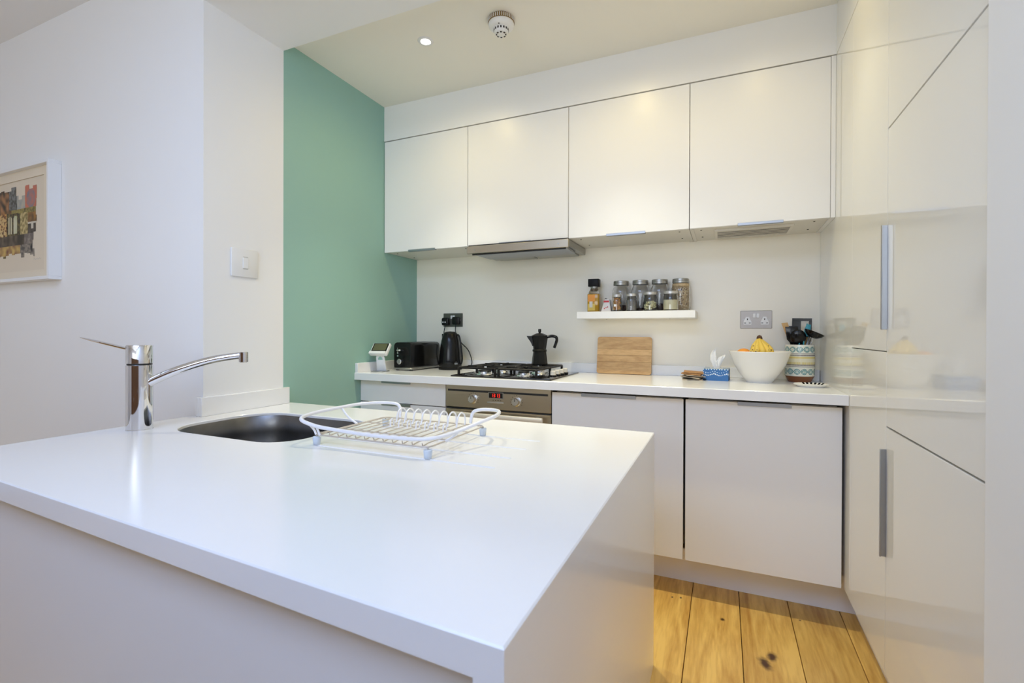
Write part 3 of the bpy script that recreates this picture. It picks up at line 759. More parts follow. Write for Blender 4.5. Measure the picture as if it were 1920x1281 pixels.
def artcol(c):
    u = (c.x - 3.40 - ax0) / (ax1 - ax0); v = (c.z + 1.42 - az0) / (az1 - az0)
    n = min(1, max(0, .5 + 1.1 * mn.noise(Vector((u * 14, v * 11, 3.1))))); n2 = min(1, max(0, .5 + 1.2 * mn.noise(Vector((u * 5, v * 6, 9.7)))))
    n3 = min(1, max(0, .5 + 1.3 * mn.noise(Vector((u * 34, v * 30, 1.7)))))
    def mixc(a, b, k): return tuple(a[i] * (1 - k) + b[i] * k for i in range(3))
    dk = (.055, .045, .030); ol = (.22, .17, .06); tan = (.52, .42, .25); gr = (.22, .23, .22)
    if v > .68:
        if u > .74:
            d = math.hypot((u - .87) / .10, (v - .80) / .13)
            return mixc((.58, .17, .09), (.17, .21, .25), (.25 + .7 * n if d < 1 else .25 * n3))
        if u > .55: return mixc((.55, .48, .34), (.26, .30, .33), .2 + .7 * n)
        if u > .36: return mixc(gr, dk, n3 * .7 + .2 * n)
        return mixc((.40, .20, .09), dk, n)
    if v > .60 + .06 * (1 - u): return mixc((.42, .34, .10), dk, .25 + .7 * n3 * n2) if u > .42 else mixc((.42, .20, .07), dk, n)
    if v > .32:
        for ac, wd, c0 in ((.385, .040, (.62, .52, .30)), (.515, .042, (.40, .44, .18))):
            top = .565 + .03 * math.sqrt(max(0, 1 - ((u - ac) / wd) ** 2)) if abs(u - ac) < wd else 0
            if abs(u - ac) < wd and .34 < v < top:
                if abs(u - ac) < .006 and ac < .45: return dk
                return mixc(c0, (.60, .58, .42), n2)
        if u > .80:
            if v > .48: return mixc((.36, .18, .05), dk, n)
            if .45 < v < .475 or (abs(u - .90) < .022 and v > .38): return (.62, .56, .46)
            return mixc(dk, (.14, .11, .09), n)
        if u > .62: return mixc((.58, .46, .22), ol, n3)
        if u < .30: return mixc((.60, .30, .07), (.62, .48, .24), n2) if n3 > .35 else mixc((.30, .12, .04), dk, n)
        return mixc(dk, ol, n3 * .8)
    if v > .18: return mixc(dk, (.24, .18, .13), n * n2) if u < .72 else mixc((.16, .13, .11), (.32, .28, .23), n3 * n)
    if u < .62: return mixc((.58, .40, .13), (.22, .10, .06), n) if v > .04 else mixc(dk, ol, n)
    return mixc((.30, .26, .21), (.10, .09, .08), n3) if u < .86 else mixc((.03, .03, .03), (.38, .33, .27), n)
paint(art, artcol)
bm = B()
for k in range(9): box(bm, -3.245 + k * .008, -3.241 + k * .008, 1.2765, 1.277, 1.532 + .003 * math.sin(k * 2.1), 1.5345 + .003 * math.sin(k * 2.1))
obj('pencil_signature', bm, 'grey', t, True)

# ------------------------------------------------------------------ hob
t = thing('gas_hob', 'black glass four-burner gas hob in the worktop', 'hob', (-1.05, 2.47, Zwt))
gx0, gx1, gy0, gy1 = -1.337, -.768, 2.222, 2.722
obj('glass_plate', prism(B(), rrect((gx0 + gx1) / 2, (gy0 + gy1) / 2, (gx1 - gx0) / 2, (gy1 - gy0) / 2, .008, 3), Zwt + .0003, Zwt + .007, 'z', bev=.0015), 'hobglass', t, True)
zg = Zwt + .007
burn = [(-1.195, 2.355, .036), (-1.195, 2.585, .028), (-.965, 2.355, .028), (-.965, 2.585, .036)]
for (bx_, by_, br) in burn:
    b_ = obj('burner', lathe(B(), [(0, 0), (br + .020, 0), (br + .018, .004), (br + .004, .006), (br + .002, .016), (0, .016)], (bx_, by_, zg), 32), 'alub', t, True, label='bright burner ring')
    obj('burner_cap', lathe(B(), [(0, .016), (br, .016), (br + .002, .019), (br, .023), (0, .025)], (bx_, by_, zg), 32), 'castiron', b_, True)
    obj('igniter', cyl(B(), (bx_ + br + .008, by_ - .008, zg), .003, .016, 8), 'cream', b_, True)
for k in range(4):
    kn = obj('knob', lathe(B(), [(0, 0), (.0165, 0), (.0165, .006), (.0145, .008), (.0140, .027), (.012, .029), (0, .029)], (-.812, 2.385 + k * .068, zg), 20), 'cream', t, True, label='cream control knob')
    obj('knob_base', lathe(B(), [(0, 0), (.019, 0), (.019, .007), (.0166, .0075)], (-.812, 2.385 + k * .068, zg), 20), 'black', kn, True)
zt = Zwt + .050
for (a, b) in ((-1.310, -1.085), (-1.073, -.855)):
    cxm = (a + b) / 2
    g = obj('pan_support', B(), 'castiron', t, True)
    bm = B()
    for (p, q) in (((a, 2.262), (b, 2.262)), ((a, 2.678), (b, 2.678)), ((a, 2.470), (b, 2.470))):
        box(bm, p[0], q[0], p[1] - .0045, p[1] + .0045, zt - .010, zt, bev=.002)
    for x in (a + .0045, b - .0045): box(bm, x - .0045, x + .0045, 2.262, 2.678, zt - .010, zt, bev=.002)
    for x in (a + .004, b - .004):
        for y in (2.262, 2.678, 2.470):
            box(bm, x - .006, x + .006, y - .006, y + .006, zg, zt - .004, bev=.002)
    bm2 = bm; me = g.data; bmesh.ops.translate(bm2, verts=bm2.verts, vec=-Vector(t.location)); bm2.to_mesh(me); bm2.free()
    for by_ in (2.366, 2.574):
        for ang in (0, 90, 180, 270):
            c_, s_ = math.cos(R(ang)), math.sin(R(ang)); L_ = (.108 if ang in (0, 180) else .102)
            f = bx(.020, L_, -.004, .004, zt - .011, zt + .003, bev=.002, mtx=Matrix.Translation((cxm, by_, 0)) @ Matrix.Rotation(R(ang), 4, 'Z'))
            obj('finger', f, 'castiron', g, True)

# moka pot
t = thing('moka_pot', 'black stovetop moka coffee pot on the rear right burner', 'coffee pot', (-.958, 2.575, zt + .003))
t.rotation_euler = (0, 0, R(12))
def oct_(r, z, flare=0): return [(r, z)]
obj('boiler', lathe(B(), [(0, 0), (.045, 0), (.0465, .004), (.038, .070), (.0375, .074), (0, .074)], seg=8), 'moka', t, sharp=20)
obj('collar', lathe(B(), [(0, .074), (.0400, .074), (.0410, .078), (.0410, .084), (.0385, .087), (0, .087)], seg=32), 'moka', t)
bm = lathe(B(), [(0, .087), (.0365, .087), (.0475, .160), (.0475, .163), (.045, .163)], seg=8)
obj('jug', bm, 'moka', t, sharp=20)
bm = B(); prism(bm, [(-.018, .118), (-.044, .163), (-.074, .163), (-.066, .150), (-.050, .128), (-.040, .105)], -.012, .012, 'y')
obj('spout', bm, 'moka', t)
l = obj('lid', lathe(B(), [(.047, .163), (.046, .166), (.020, .178), (.008, .180), (0, .180)], seg=8), 'moka', t, sharp=15)
obj('knob', lathe(B(), [(0, .178), (.006, .179), (.0065, .184), (.0085, .186), (.009, .200), (.007, .203), (0, .203)], seg=16), 'black', l)
pts = smooth_path([(.043, 0, .158), (.070, 0, .163), (.092, 0, .158), (.098, 0, .143), (.092, 0, .120), (.083, 0, .096)], 6)
obj('handle', tube(B(), pts, [.0105] * len(pts), 10, flat=.8), 'black', t)

# kettle
t = thing('kettle', 'black electric jug kettle under the left wall socket', 'kettle', (-1.585, 2.645, Zwt))
obj('base', lathe(B(), [(0, 0), (.072, 0), (.074, .004), (.074, .014), (.070, .018), (0, .018)], (-.004, 0, 0), 48), 'blackm', t)
obj('body', lathe(B(), [(0, .018), (.070, .018), (.0725, .024), (.071, .06), (.066, .12), (.058, .18), (.050, .214), (.044, .226), (0, .228)], (-.004, 0, 0), 48), 'black', t)
obj('lid', lathe(B(), [(.043, .226), (.040, .233), (.026, .240), (0, .242)], (-.004, 0, 0), 40), 'blackm', t)
pts = smooth_path([(.038, .004, .222), (.056, .004, .214), (.067, .004, .175), (.075, .004, .12), (.080, .004, .07), (.074, .004, .04), (.062, .003, .035)], 6)
obj('handle', tube(B(), pts, .0055, 12), 'black', t)
obj('spout', prism(B(), [(-.046, -.016), (-.046, .016), (-.066, .004), (-.066, -.004)], .196, .226, 'z', bev=.002), 'black', t)
bm = B(); box(bm, .0695, .0712, -.011, .011, .034, .046, mtx=Matrix.Rotation(R(-32), 4, 'Z')); box(bm, .0690, .0706, -.005, .005, .050, .053, mtx=Matrix.Rotation(R(-32), 4, 'Z'))
obj('rating_badge', bm, 'alub', t)

# toaster
t = thing('toaster', 'long black toaster between the white monitor and the kettle', 'toaster', (-1.800, 2.60, Zwt))
bm = B(); prism(bm, rrect(0, .093, .066, .080, [.024, .024, .012, .012], 6), -.168, .150, 'y', bev=.004)
obj('shell', bm, 'black', t)
obj('base_strip', bx(-.068, .068, -.172, .154, .006, .018, bev=.003), 'grey', t)
for sx in (-1, 1):
    for sy in (-.15, .13): obj('foot', cyl(B(), (sx * .05, sy, 0), .010, .008, 12), 'blackm', t)
for sx in (-1, 1): obj('bread_slot', bx(sx * .028 - .014, sx * .028 + .014, -.14, .125, .1725, .1738), 'dark', t)
mx = Matrix.Rotation(R(90), 4, 'X')
lv = obj('lever', bx(-.036, -.006, -.186, -.168, .120, .130, bev=.003), 'alub', t)
obj('lever_track', bx(-.040, -.034, -.1695, -.167, .105, .140), 'grey', t)
for z in (.108, .090): obj('button', cyl(B(), (-.034, -.168, z), .0055, .004, 16, mtx=mx), 'alub', t)
k = obj('dial', cyl(B(), (-.020, -.168, .055), .0165, .012, 28, bev=.002, mtx=mx), 'alub', t)
obj('dial_mark', bx(-.0212, -.0188, -.181, -.1798, .056, .069), 'grey', k)

# small monitor on stand
t = thing('display_monitor', 'small white tilted display on a stand at the left worktop end', 'monitor', (-1.880, 2.315, Zwt), R(8))
obj('stand_base', bx(-.036, .042, -.038, .045, 0, .004, bev=.0015), 'alu', t)
bm = B()
poly = [(-.034, .003), (.030, .003), (.026, .085), (.014, .108), (-.020, .108), (-.030, .085)]
prism(bm, poly, -.003, .003, 'y', mtx=Matrix.Translation((0, .030, 0)) @ Matrix.Rotation(R(12), 4, 'X'), bev=.001)
obj('stand_neck', bm, 'white', t)
obj('arch_cutout', prism(B(), [(.015 * math.cos(PI * q / 10) - .002, .072 + .020 * math.sin(PI * q / 10)) for q in range(11)], -.0036, .0036, 'y', mtx=Matrix.Translation((0, .030, 0)) @ Matrix.Rotation(R(12), 4, 'X')), 'teal', t)
mh = Matrix.Translation((-.004, .012, .128)) @ Matrix.Rotation(R(-40), 4, 'X')
obj('display_case', bx(-.056, .058, -.011, .011, -.038, .045, bev=.004, seg=2, mtx=mh), 'white', t)
obj('screen_bezel', bx(-.050, .052, -.0125, -.010, -.018, .042, bev=.001, mtx=mh), 'black', t)
obj('screen', bx(-.042, .044, -.0133, -.012, -.011, .036, mtx=mh), 'lcd', t)
obj('lower_lip', bx(-.055, .055, -.022, -.010, -.042, -.022, bev=.003, mtx=mh), 'white', t)

# chopping board leaning on the wall
t = thing('chopping_board', 'wooden chopping board leaning against the back wall', 'chopping board', (-.519, 2.762, Zwt + .001))
lean = Matrix.Rotation(R(-7.5), 4, 'X')
W2 = .153; H = .212
for k, (za, zb_) in enumerate(((0, .068), (.0690, .106), (.1070, .141), (.1420, H))):
    r = .012
    if k == 0: poly = [(W2, zb_), (-W2, zb_), (-W2, r)] + [(-W2 + r - r * math.cos(a), r - r * math.sin(a)) for a in (R(30), R(60), R(90))] + [(W2 - r + r * math.sin(a), r - r * math.cos(a)) for a in (R(0), R(30), R(60), R(90))]
    elif k == 3: poly = [(-W2, za), (W2, za)] + [(W2 - r + r * math.cos(a), H - r + r * math.sin(a)) for a in (R(0), R(30), R(60), R(90))] + [(-W2 + r - r * math.sin(a), H - r + r * math.cos(a)) for a in (R(0), R(30), R(60), R(90))]
    else: poly = [(-W2, za), (W2, za), (W2, zb_), (-W2, zb_)]
    obj('board_strip', prism(B(), poly, -.009, .009, 'y', mtx=lean, bev=.0), 'beech', t)

# shelf
SY = 2.612
t = thing('floating_shelf', 'thick white floating shelf holding the glass jars', 'shelf', (-.44, Yb, 1.24))
obj('board', bx(-.752, -.130, SY, Yb - .0005, 1.2415, 1.2805, bev=.0015), mat('shelf_white', (.86, .85, .83), .4), t, True)
for x in (-.62, -.27): obj('fixing_cap', cyl(B(), (x, Yb - .03, 1.2400), .004, .002, 10), 'grey', t, True)
ZS = 1.2808

def big_jar(x, fill, fm, label, grp):
    t = thing('glass_jar', label, 'jar', (x, 2.752, ZS), 0, grp)
    r = .050
    outp = [(0, 0), (r - .006, 0), (r - .001, .004), (r, .012), (r, .105), (r - .002, .125), (r - .009, .140), (r - .012, .146), (r - .012, .162)]
    inp = [(r - .0145, .162), (r - .0145, .146), (r - .0115, .139), (r - .0045, .124), (r - .0028, .104), (r - .0028, .012), (r - .006, .005), (0, .005)]
    obj('glass_body', lathe(B(), outp + inp, seg=40), 'glass', t)
    l = obj('lid', lathe(B(), [(0, .1755), (r - .009, .1755), (r - .0075, .174), (r - .0070, .165), (r - .0080, .1640), (r - .0070, .1630), (r - .0070, .152), (r - .0100, .1515)], seg=40), 'lid', t, label='grey metal screw lid')
    if fill > 0:
        rr_ = r - .0045
        if fm == 'flakes':
            obj('contents', lathe(B(), [(0, .0055), (rr_ - .004, .0055), (rr_ - .002, .012), (rr_ - .002, fill), (0, fill + .004)], seg=32), 'muesli', t)
            for mi, mm, nn in ((0, 'muesl2', 420), (1, 'muesl3', 120), (2, 'muesli', 260)):
                bm = B(); rn = random.Random(20 + mi)
                for _ in range(nn):
                    a = rn.uniform(0, 2 * PI); z = rn.uniform(.010, fill)
                    rr2 = rr_ - .0022 if z < .122 else rr_ - .0022 - (z - .122) * .42
                    s = rn.uniform(.002, .0038)
                    q = Matrix.Translation((rr2 * math.cos(a), rr2 * math.sin(a), z)) @ Matrix.Rotation(a, 4, 'Z') @ Matrix.Rotation(rn.uniform(0, 3), 4, 'X')
                    box(bm, -.0008, .0008, -s, s, -s * .7, s * .7, mtx=q)
                obj('flakes', bm, mm, t, kind='stuff')
        else:
            obj('contents', lathe(B(), [(0, .0055), (rr_ - .004, .0055), (rr_, .012), (rr_, fill), (0, fill + .003)], seg=32), fm, t)
    return t
big_jar(-.532, .036, 'darkfood', 'large clear glass jar behind the jar of orange nuts', 'large jars on the shelf')
big_jar(-.425, .018, 'darkfood', 'large glass jar holding a little dark grain, behind the pale pasta jar', 'large jars on the shelf')
big_jar(-.321, .040, 'darkfood', 'large glass jar a quarter full of dark brown grains', 'large jars on the shelf')
big_jar(-.212, .148, 'flakes', 'large jar filled with muesli at the right shelf end', 'large jars on the shelf')

def small_jar(x, y, r, h, fill, fm, label, nm=70):
    t = thing('glass_jar', label, 'jar', (x, y, ZS), 0, 'small jars at the front of the shelf')
    outp = [(0, 0), (r - .004, 0), (r, .004), (r, h * .62), (r - .004, h * .78), (r - .006, h * .82), (r - .006, h - .006)]
    inp = [(r - .008, h - .006), (r - .008, h * .82), (r - .006, h * .77), (r - .002, h * .61), (r - .002, .005), (0, .004)]
    obj('glass_body', lathe(B(), outp + inp, seg=32), 'glass', t)
    obj('lid', lathe(B(), [(0, h), (r - .004, h), (r - .003, h - .002), (r - .003, h - .014), (r - .0055, h - .0145)], seg=32), 'lids', t, label='pale metal lid')
    bm = B(); rn = random.Random(int(x * 1000))
    if fm in ('pasta', 'nuts'):
        for _ in range(nm):
            a = rn.uniform(0, 2 * PI); q = math.sqrt(rn.random()) * (r - .0095); z = rn.uniform(.010, fill)
            sphere(bm, (q * math.cos(a), q * math.sin(a), z), .0068, 8, (1, .7, .6), Matrix.Rotation(rn.uniform(0, 3), 4, 'X') @ Matrix.Rotation(rn.uniform(0, 3), 4, 'Z'))
        obj('contents', bm, fm, t, kind='stuff')
    else:
        bm.free(); obj('contents', lathe(B(), [(0, .0045), (r - .004, .0055), (r - .003, fill), (0, fill + .003)], seg=24), fm, t)
    return t
YJ = 2.655
j = small_jar(-.536, YJ, .0285, .093, .072, 'nuts', 'small jar of orange-brown nuts beside the white packet', 90)
obj('jar_label', bx(-.010, .004, -.0292, -.0282, .026, .038), 'white', j)
small_jar(-.457, YJ, .0310, .095, .060, 'greyfood', 'small jar of grey seeds left of the pasta jar')
small_jar(-.358, YJ - .003, .0385, .100, .050, 'pasta', 'small square-shouldered jar of pale pasta pieces')
M['syrup'] = mat('pale_yellow_flour', (0.78, 0.74, 0.50), 0.6, noise=0.12, nscale=60)
small_jar(-.254, YJ - .002, .0400, .102, .056, 'syrup', 'small jar of pale yellow powder in front of the muesli', 40)

t = thing('oil_bottle', 'square black-capped bottle of golden oil at the left shelf end', 'bottle', (-.683, 2.735, ZS))
obj('glass_body', prism(B(), rrect(0, 0, .034, .030, .008, 4), 0, .105, 'z', bev=.002), 'oil', t, label='golden oil inside clear glass')
obj('shoulder', lathe(B(), [(.034, .104), (.030, .118), (.020, .140), (.018, .150), (0, .150)], seg=24), 'glass', t)
obj('neck', lathe(B(), [(0, .118), (.012, .118), (.021, .138), (.021, .150), (0, .150)], seg=24), 'grey', t)
obj('cap', prism(B(), rrect(0, 0, .031, .026, .005, 3), .148, .192, 'z', bev=.002), 'blackm', t)
for k, (z, mm) in enumerate(((.010, 'banana'), (.062, 'orange'))): obj('label_patch', bx(-.030, .012, -.0306, -.030, z, z + .038), mm, t)
obj('label_patch', bx(-.020, -.002, -.0312, -.0305, .028, .062), 'cream', t)

t = thing('white_packet', 'small tapered clear-and-white packet with a red label between bottle and nuts', 'packet', (-.592, 2.655, ZS))
obj('packet_body', prism(B(), [(-.030, 0), (.026, 0), (.018, .066), (-.006, .070)], -.016, .016, 'y', bev=.003), mat('frosted_packet', (.70, .67, .66), .35), t)
obj('label_band', bx(-.014, .016, -.0172, -.0158, .050, .060), 'red', t)
obj('cap', bx(-.010, .000, -.008, .008, .067, .073, bev=.002), 'blackm', t)
for k in range(3): obj('label_print', bx(-.012 + k * .009, -.007 + k * .009, -.0172, -.0158, .014 + k * .004, .020 + k * .004), 'red', t)

# ------------------------------------------------------------------ right end of the worktop
# coasters
base = (-.140, 2.592)
for k, (dz, rz, tlt, m_, lb_) in enumerate(((.0, 6, 0, 'card', 'thin pale card coaster lying at the bottom of the coaster pile'), (.0042, 24, 3, 'blackm', 'dark coaster low in the coaster pile'),
        (.010, -14, 5, 'card', 'pale coaster sticking out of the coaster pile'), (.0170, 18, 5, 'card', 'pale tilted coaster in the middle of the pile'),
        (.0255, -6, 3, 'cork', 'brown cork coaster below the top one'), (.0335, 3, 3, 'cork', 'brown cork coaster topmost of the pile'))):
    W_ = .046; th = .0038 if m_ != 'cork' else .0065
    bm = bx(-W_, W_, -W_, W_, 0, th, bev=.0008, mtx=Matrix.Rotation(R(tlt), 4, 'Y'))
    o = obj('coaster', bm, m_); o.location = (base[0] + (.004 if k % 2 else -.003), base[1], Zwt + .0006 + dz + (W_ * math.sin(R(tlt)) * .5 if tlt else 0)); o.rotation_euler = (0, 0, R(rz))
    tag(o, lb_, 'coaster', 'coasters beside the tissue box')

# tissue box
t = thing('tissue_box', 'blue tissue box with white scalloped pattern', 'tissue box', (-.030, 2.635, Zwt), R(-4))
bw, bd, bh = .058, .058, .058
bm = B(); n1, n2 = 44, 22
for (ux, uy, ox, oy) in ((1, 0, -bw, -bd), (0, 1, bw, -bd), (-1, 0, bw, bd), (0, -1, -bw, bd)):
    L_ = 2 * bw
    g = [[bm.verts.new((ox + ux * L_ * i / n1, oy + uy * L_ * i / n1, bh * j_ / n2)) for i in range(n1 + 1)] for j_ in range(n2 + 1)]
    for j_ in range(n2):
        for i in range(n1): bm.faces.new((g[j_][i], g[j_][i + 1], g[j_ + 1][i + 1], g[j_ + 1][i]))
bm.faces.new([bm.verts.new(p) for p in ((-bw, -bd, bh), (bw, -bd, bh), (bw, bd, bh), (-bw, bd, bh))])
tb = obj('carton', bm, 'attrp', t, label='blue carton with white dotted swags')
def boxcol(c):
    if c.z > bh - .0001: return (.05, .16, .40) if (c.x ** 2 + c.y ** 2) > .001 else (.35, .42, .5)
    s = c.x if abs(abs(c.y) - bd) < 1e-4 else c.y
    u = (s + .058) / .116
    sw = bh * (.62 - .16 * abs(math.sin(u * PI * 2 + .4)))
    dots = (math.sin(u * 90) > -.3)
    if abs(c.z - sw) < .0028 and dots: return (.72, .80, .88)
    if c.z > bh * .90 and math.sin(u * 60) > .1: return (.62, .74, .86)
    if abs(c.z - sw - .012) < .0018 and math.sin(u * 70) > .2: return (.5, .66, .85)
    return (.045, .16, .42)
paint(tb, boxcol)
obj('opening', bx(-.030, .030, -.012, .012, bh, bh + .0008), 'white', t)
bm = B(); rn = random.Random(5)
def sheet(bm, pts_l, pts_r, nseg=6):
    a = [Vector(p) for p in pts_l]; b = [Vector(p) for p in pts_r]; g = []
    for p, q in zip(a, b):
        row = []
        for i in range(nseg + 1):
            k = i / nseg; v = p.lerp(q, k); v.y += .006 * math.sin(k * PI * 3 + p.z * 60); row.append(bm.verts.new(v))
        g.append(row)
    for r0, r1 in zip(g, g[1:]):
        for i in range(nseg): bm.faces.new((r0[i], r0[i + 1], r1[i + 1], r1[i]))
sheet(bm, [(-.012, 0, .055), (-.020, -.004, .075), (-.028, -.008, .100), (-.030, -.004, .125), (-.022, .0, .145), (-.008, .004, .158)],
      [(.010, 0, .055), (.004, 0, .075), (.000, .0, .098), (-.001, 0, .118), (-.004, .002, .140), (-.002, .004, .156)])
sheet(bm, [(-.010, .004, .055), (-.008, .006, .075), (.000, .006, .092), (.006, .006, .108), (.018, .004, .118)],
      [(.014, .004, .055), (.020, .002, .076), (.028, .0, .094), (.038, -.002, .112), (.040, .0, .128)])
ts = obj('tissue', bm, 'paper', t)
sm = ts.modifiers.new('s', 'SOLIDIFY'); sm.thickness = .0012

# fruit bowl and fruit
bc = Vector((.160, 2.600, Zwt))
t = thing('fruit_bowl', 'large plain white bowl holding oranges and bananas', 'bowl', bc)
bm = lathe(B(), [(0, 0), (.056, 0), (.058, .004), (.066, .014), (.090, .045), (.112, .085), (.128, .130), (.1345, .147), (.1335, .1495), (.131, .148), (.124, .130), (.108, .086), (.086, .050), (.060, .020), (0, .012)], seg=64)
o = obj('bowl_body', bm, 'white2', t)
for (dx, dy, dz, r, lb_) in ((-.068, .000, .128, .036, 'orange at the left of the bowl, its top above the rim'), (-.02, .062, .118, .037, 'orange behind the bananas in the bowl'), (-.010, -.010, .075, .037, 'orange low in the middle of the bowl'), (.055, -.02, .090, .036, 'orange under the right-hand bananas')):
    f = obj('orange', sphere(B(), (0, 0, 0), r, 24, (1, 1, .93)), 'orange'); f.location = bc + Vector((dx, dy, dz))
    tag(f, lb_, 'orange', 'oranges in the white bowl')
t = thing('banana_bunch', 'bunch of ripe bananas standing stalk-up in the bowl', 'bananas', bc + Vector((.005, -.008, .16)))
top = Vector((-.006, 0, .056))
for k, (ex, ey, ez, sx, sy) in enumerate(((-.040, -.026, -.016, -.026, -.016), (-.022, -.044, -.014, -.014, -.028), (.004, -.048, -.018, .002, -.028), (.028, -.040, -.020, .018, -.020), (.044, -.012, -.024, .030, .000), (.010, .030, -.02, .006, .022))):
    pts = smooth_path([top, top + Vector((sx * .25, sy * .3, -.016)), Vector((sx + top.x * .4, sy, .012)), Vector((ex * .85 + .002, ey * .95, -.006)), Vector((ex, ey, ez)), Vector((ex * .95, ey * .9, ez - .020))], 5)
    n = len(pts); rad = []
    for i in range(n):
        q = i / (n - 1); rad.append(.0045 + .0095 * max(0, math.sin(min(1, max(0, (q - .12) / .88)) * PI)) ** .6)
    b_ = obj('banana', tube(B(), pts, rad, 8), 'banana', t)
    bm = B()
    for q in (.40, .62, .8):
        p = pts[int(q * (n - 1))]; sphere(bm, p + Vector((.002 * k - .004, -.0115, .002)), .004, 8, (1, .5, .7))
    obj('brown_spot', bm, 'bananab', b_)
obj('stalk', tube(B(), smooth_path([top + Vector((-.008, 0, -.012)), top + Vector((0, 0, .002)), top + Vector((.010, 0, -.010))], 4), [.0045, .006, .008, .009, .0095, .009, .008, .006, .0045], 10), 'bananab', t)

# utensil pot
pc = Vector((.3406, 2.705, Zwt))
t = thing('utensil_pot', 'patterned ceramic pot of teal rosettes and yellow bands full of utensils', 'pot', pc)
NU, NV = 240, 96; bm = B()
zlo, zhi = .030, .178
def pr(z): return .0625 + .0022 * math.sin((z - zlo) / (zhi - zlo) * PI)
g = [[bm.verts.new((pr(zlo + (zhi - zlo) * j_ / NV) * math.cos(2 * PI * i / NU), pr(zlo + (zhi - zlo) * j_ / NV) * math.sin(2 * PI * i / NU), zlo + (zhi - zlo) * j_ / NV)) for i in range(NU)] for j_ in range(NV + 1)]
for j_ in range(NV):
    for i in range(NU): bm.faces.new((g[j_][i], g[j_][(i + 1) % NU], g[j_ + 1][(i + 1) % NU], g[j_ + 1][i]))
pb = obj('printed_wall', bm, 'attr', t, label='cream glaze with teal rosettes, yellow and grey bands')
def potcol(c):
    u = math.atan2(c.y, c.x) / (2 * PI) * 13; z = c.z - zlo; H_ = zhi - zlo
    cream = (.70, .72, .64); teal_ = (.11, .25, .27); grey_ = (.30, .27, .27); yel = (.66, .55, .22)
    def ros(zc, off):
        du = ((u + off) % 1) - .5; dx = du * 2 * PI * .0635 / 13; dz = z - zc
        r = math.hypot(dx, dz); th_ = math.atan2(dz, dx)
        if r < .0022: return teal_
        if .0115 < r < .0142: return teal_
        if r <= .0115:
            pet = abs(math.sin(th_ * 4)); rad_ = .010 * (.55 + .45 * pet)
            if abs(r - rad_) < .0016: return teal_
            if r < .0095 and abs(math.sin(th_ * 2)) < .16: return teal_
            if pet > .75 and r > .005: return (.30, .52, .52)
            return cream
        if abs(dz) < .0018 and r < .017: return teal_
        return cream
    if z > H_ * .735: return ros(H_ * .865, 0) if z < H_ * .985 else cream
    if z > H_ * .715: return grey_
    if z > H_ * .700: return cream
    if z > H_ * .660: return (.22, .2, .2) if math.sin(u * 2 * PI * 7) > 0 else grey_
    if z > H_ * .640: return cream
    if z > H_ * .575: return yel
    if z > H_ * .455: return (.72, .68, .52)
    if z > H_ * .385: return yel if math.sin(u * 2 * PI * 5) > -.6 else (.7, .68, .5)
    if z > H_ * .345: return (.22, .2, .2) if math.sin(u * 2 * PI * 7) > 0 else grey_
    if z > H_ * .30: return grey_ if z < H_ * .325 else cream
    return ros(H_ * .15, .35) if z > H_ * .02 else cream
paint(pb, potcol)
obj('brown_base', lathe(B(), [(0, 0), (.047, 0), (.050, .003), (.0615, .028), (.0627, .0302)], seg=64), 'brown', t, label='bare brown glazed foot')
obj('rim', lathe(B(), [(.0625, .1775), (.0622, .1800), (.0600, .1808), (.0578, .1790), (.0575, .045), (0, .040)], seg=64), 'white2', t)

def P(dx, dy, dz): return (dx, dy, dz)
def utensil(name, label, cat, parts):
    t = thing(name, label, cat, pc + Vector((0, 0, .05)), 0, 'kitchen utensils in the patterned pot')
    for pn, bm, m_ in parts: obj(pn, bm, m_, t)
    return t
def orient(p, d, roll=0):
    z = Vector(d).normalized(); x = Vector((1, 0, 0)); x = (x - z * x.dot(z)).normalized(); y = z.cross(x)
    return Matrix.Translation(p) @ Matrix((x, y, z)).transposed().to_4x4() @ Matrix.Rotation(roll, 4, 'Z')
# wooden spatula at the left
d = Vector((-.30, .02, 1)).normalized()
bm = B(); prism(bm, [(-.009, 0), (.009, 0), (.014, .05), (.014, .078), (-.012, .082)], -.003, .003, 'y', mtx=orient((-.043, 0, .160), d))
utensil('wooden_spatula', 'wooden spatula with a cut tip leaning left in the pot', 'spatula', [('handle', tube(B(), [(0, .01, .01), (-.043, 0, .165)], .006, 8), 'blackm'), ('blade', bm, 'spoonwood')])
# black spatula
d = Vector((-.16, -.05, 1)).normalized()
bm = B(); prism(bm, [(-.008, 0), (.008, 0), (.026, .03), (.030, .085), (-.024, .092), (-.026, .03)], -.003, .003, 'y', mtx=orient((-.026, -.015, .130), d), bev=.001)
utensil('black_spatula', 'broad black spatula beside the wooden one', 'spatula', [('handle', tube(B(), [(.01, .01, .0), (-.026, -.015, .135)], .006, 8), 'blackm'), ('blade', bm, 'black')])
# black spoon in front
d = Vector((-.10, -.18, 1)).normalized()
bm = sphere(B(), (-.010, -.036, .166), .033, 20, (1, .32, 1.15), Matrix.Rotation(R(10), 4, 'X'))
utensil('black_spoon', 'rounded black serving spoon at the front of the pot', 'spoon', [('handle', tube(B(), [(.005, .0, .0), (-.010, -.032, .145)], .0055, 8), 'blackm'), ('bowl', bm, 'black'), ('hanging_hole', cyl(B(), (-.012, -.0448, .172), .003, .0015, 10, mtx=Matrix.Rotation(R(90), 4, 'X')), 'alub')])
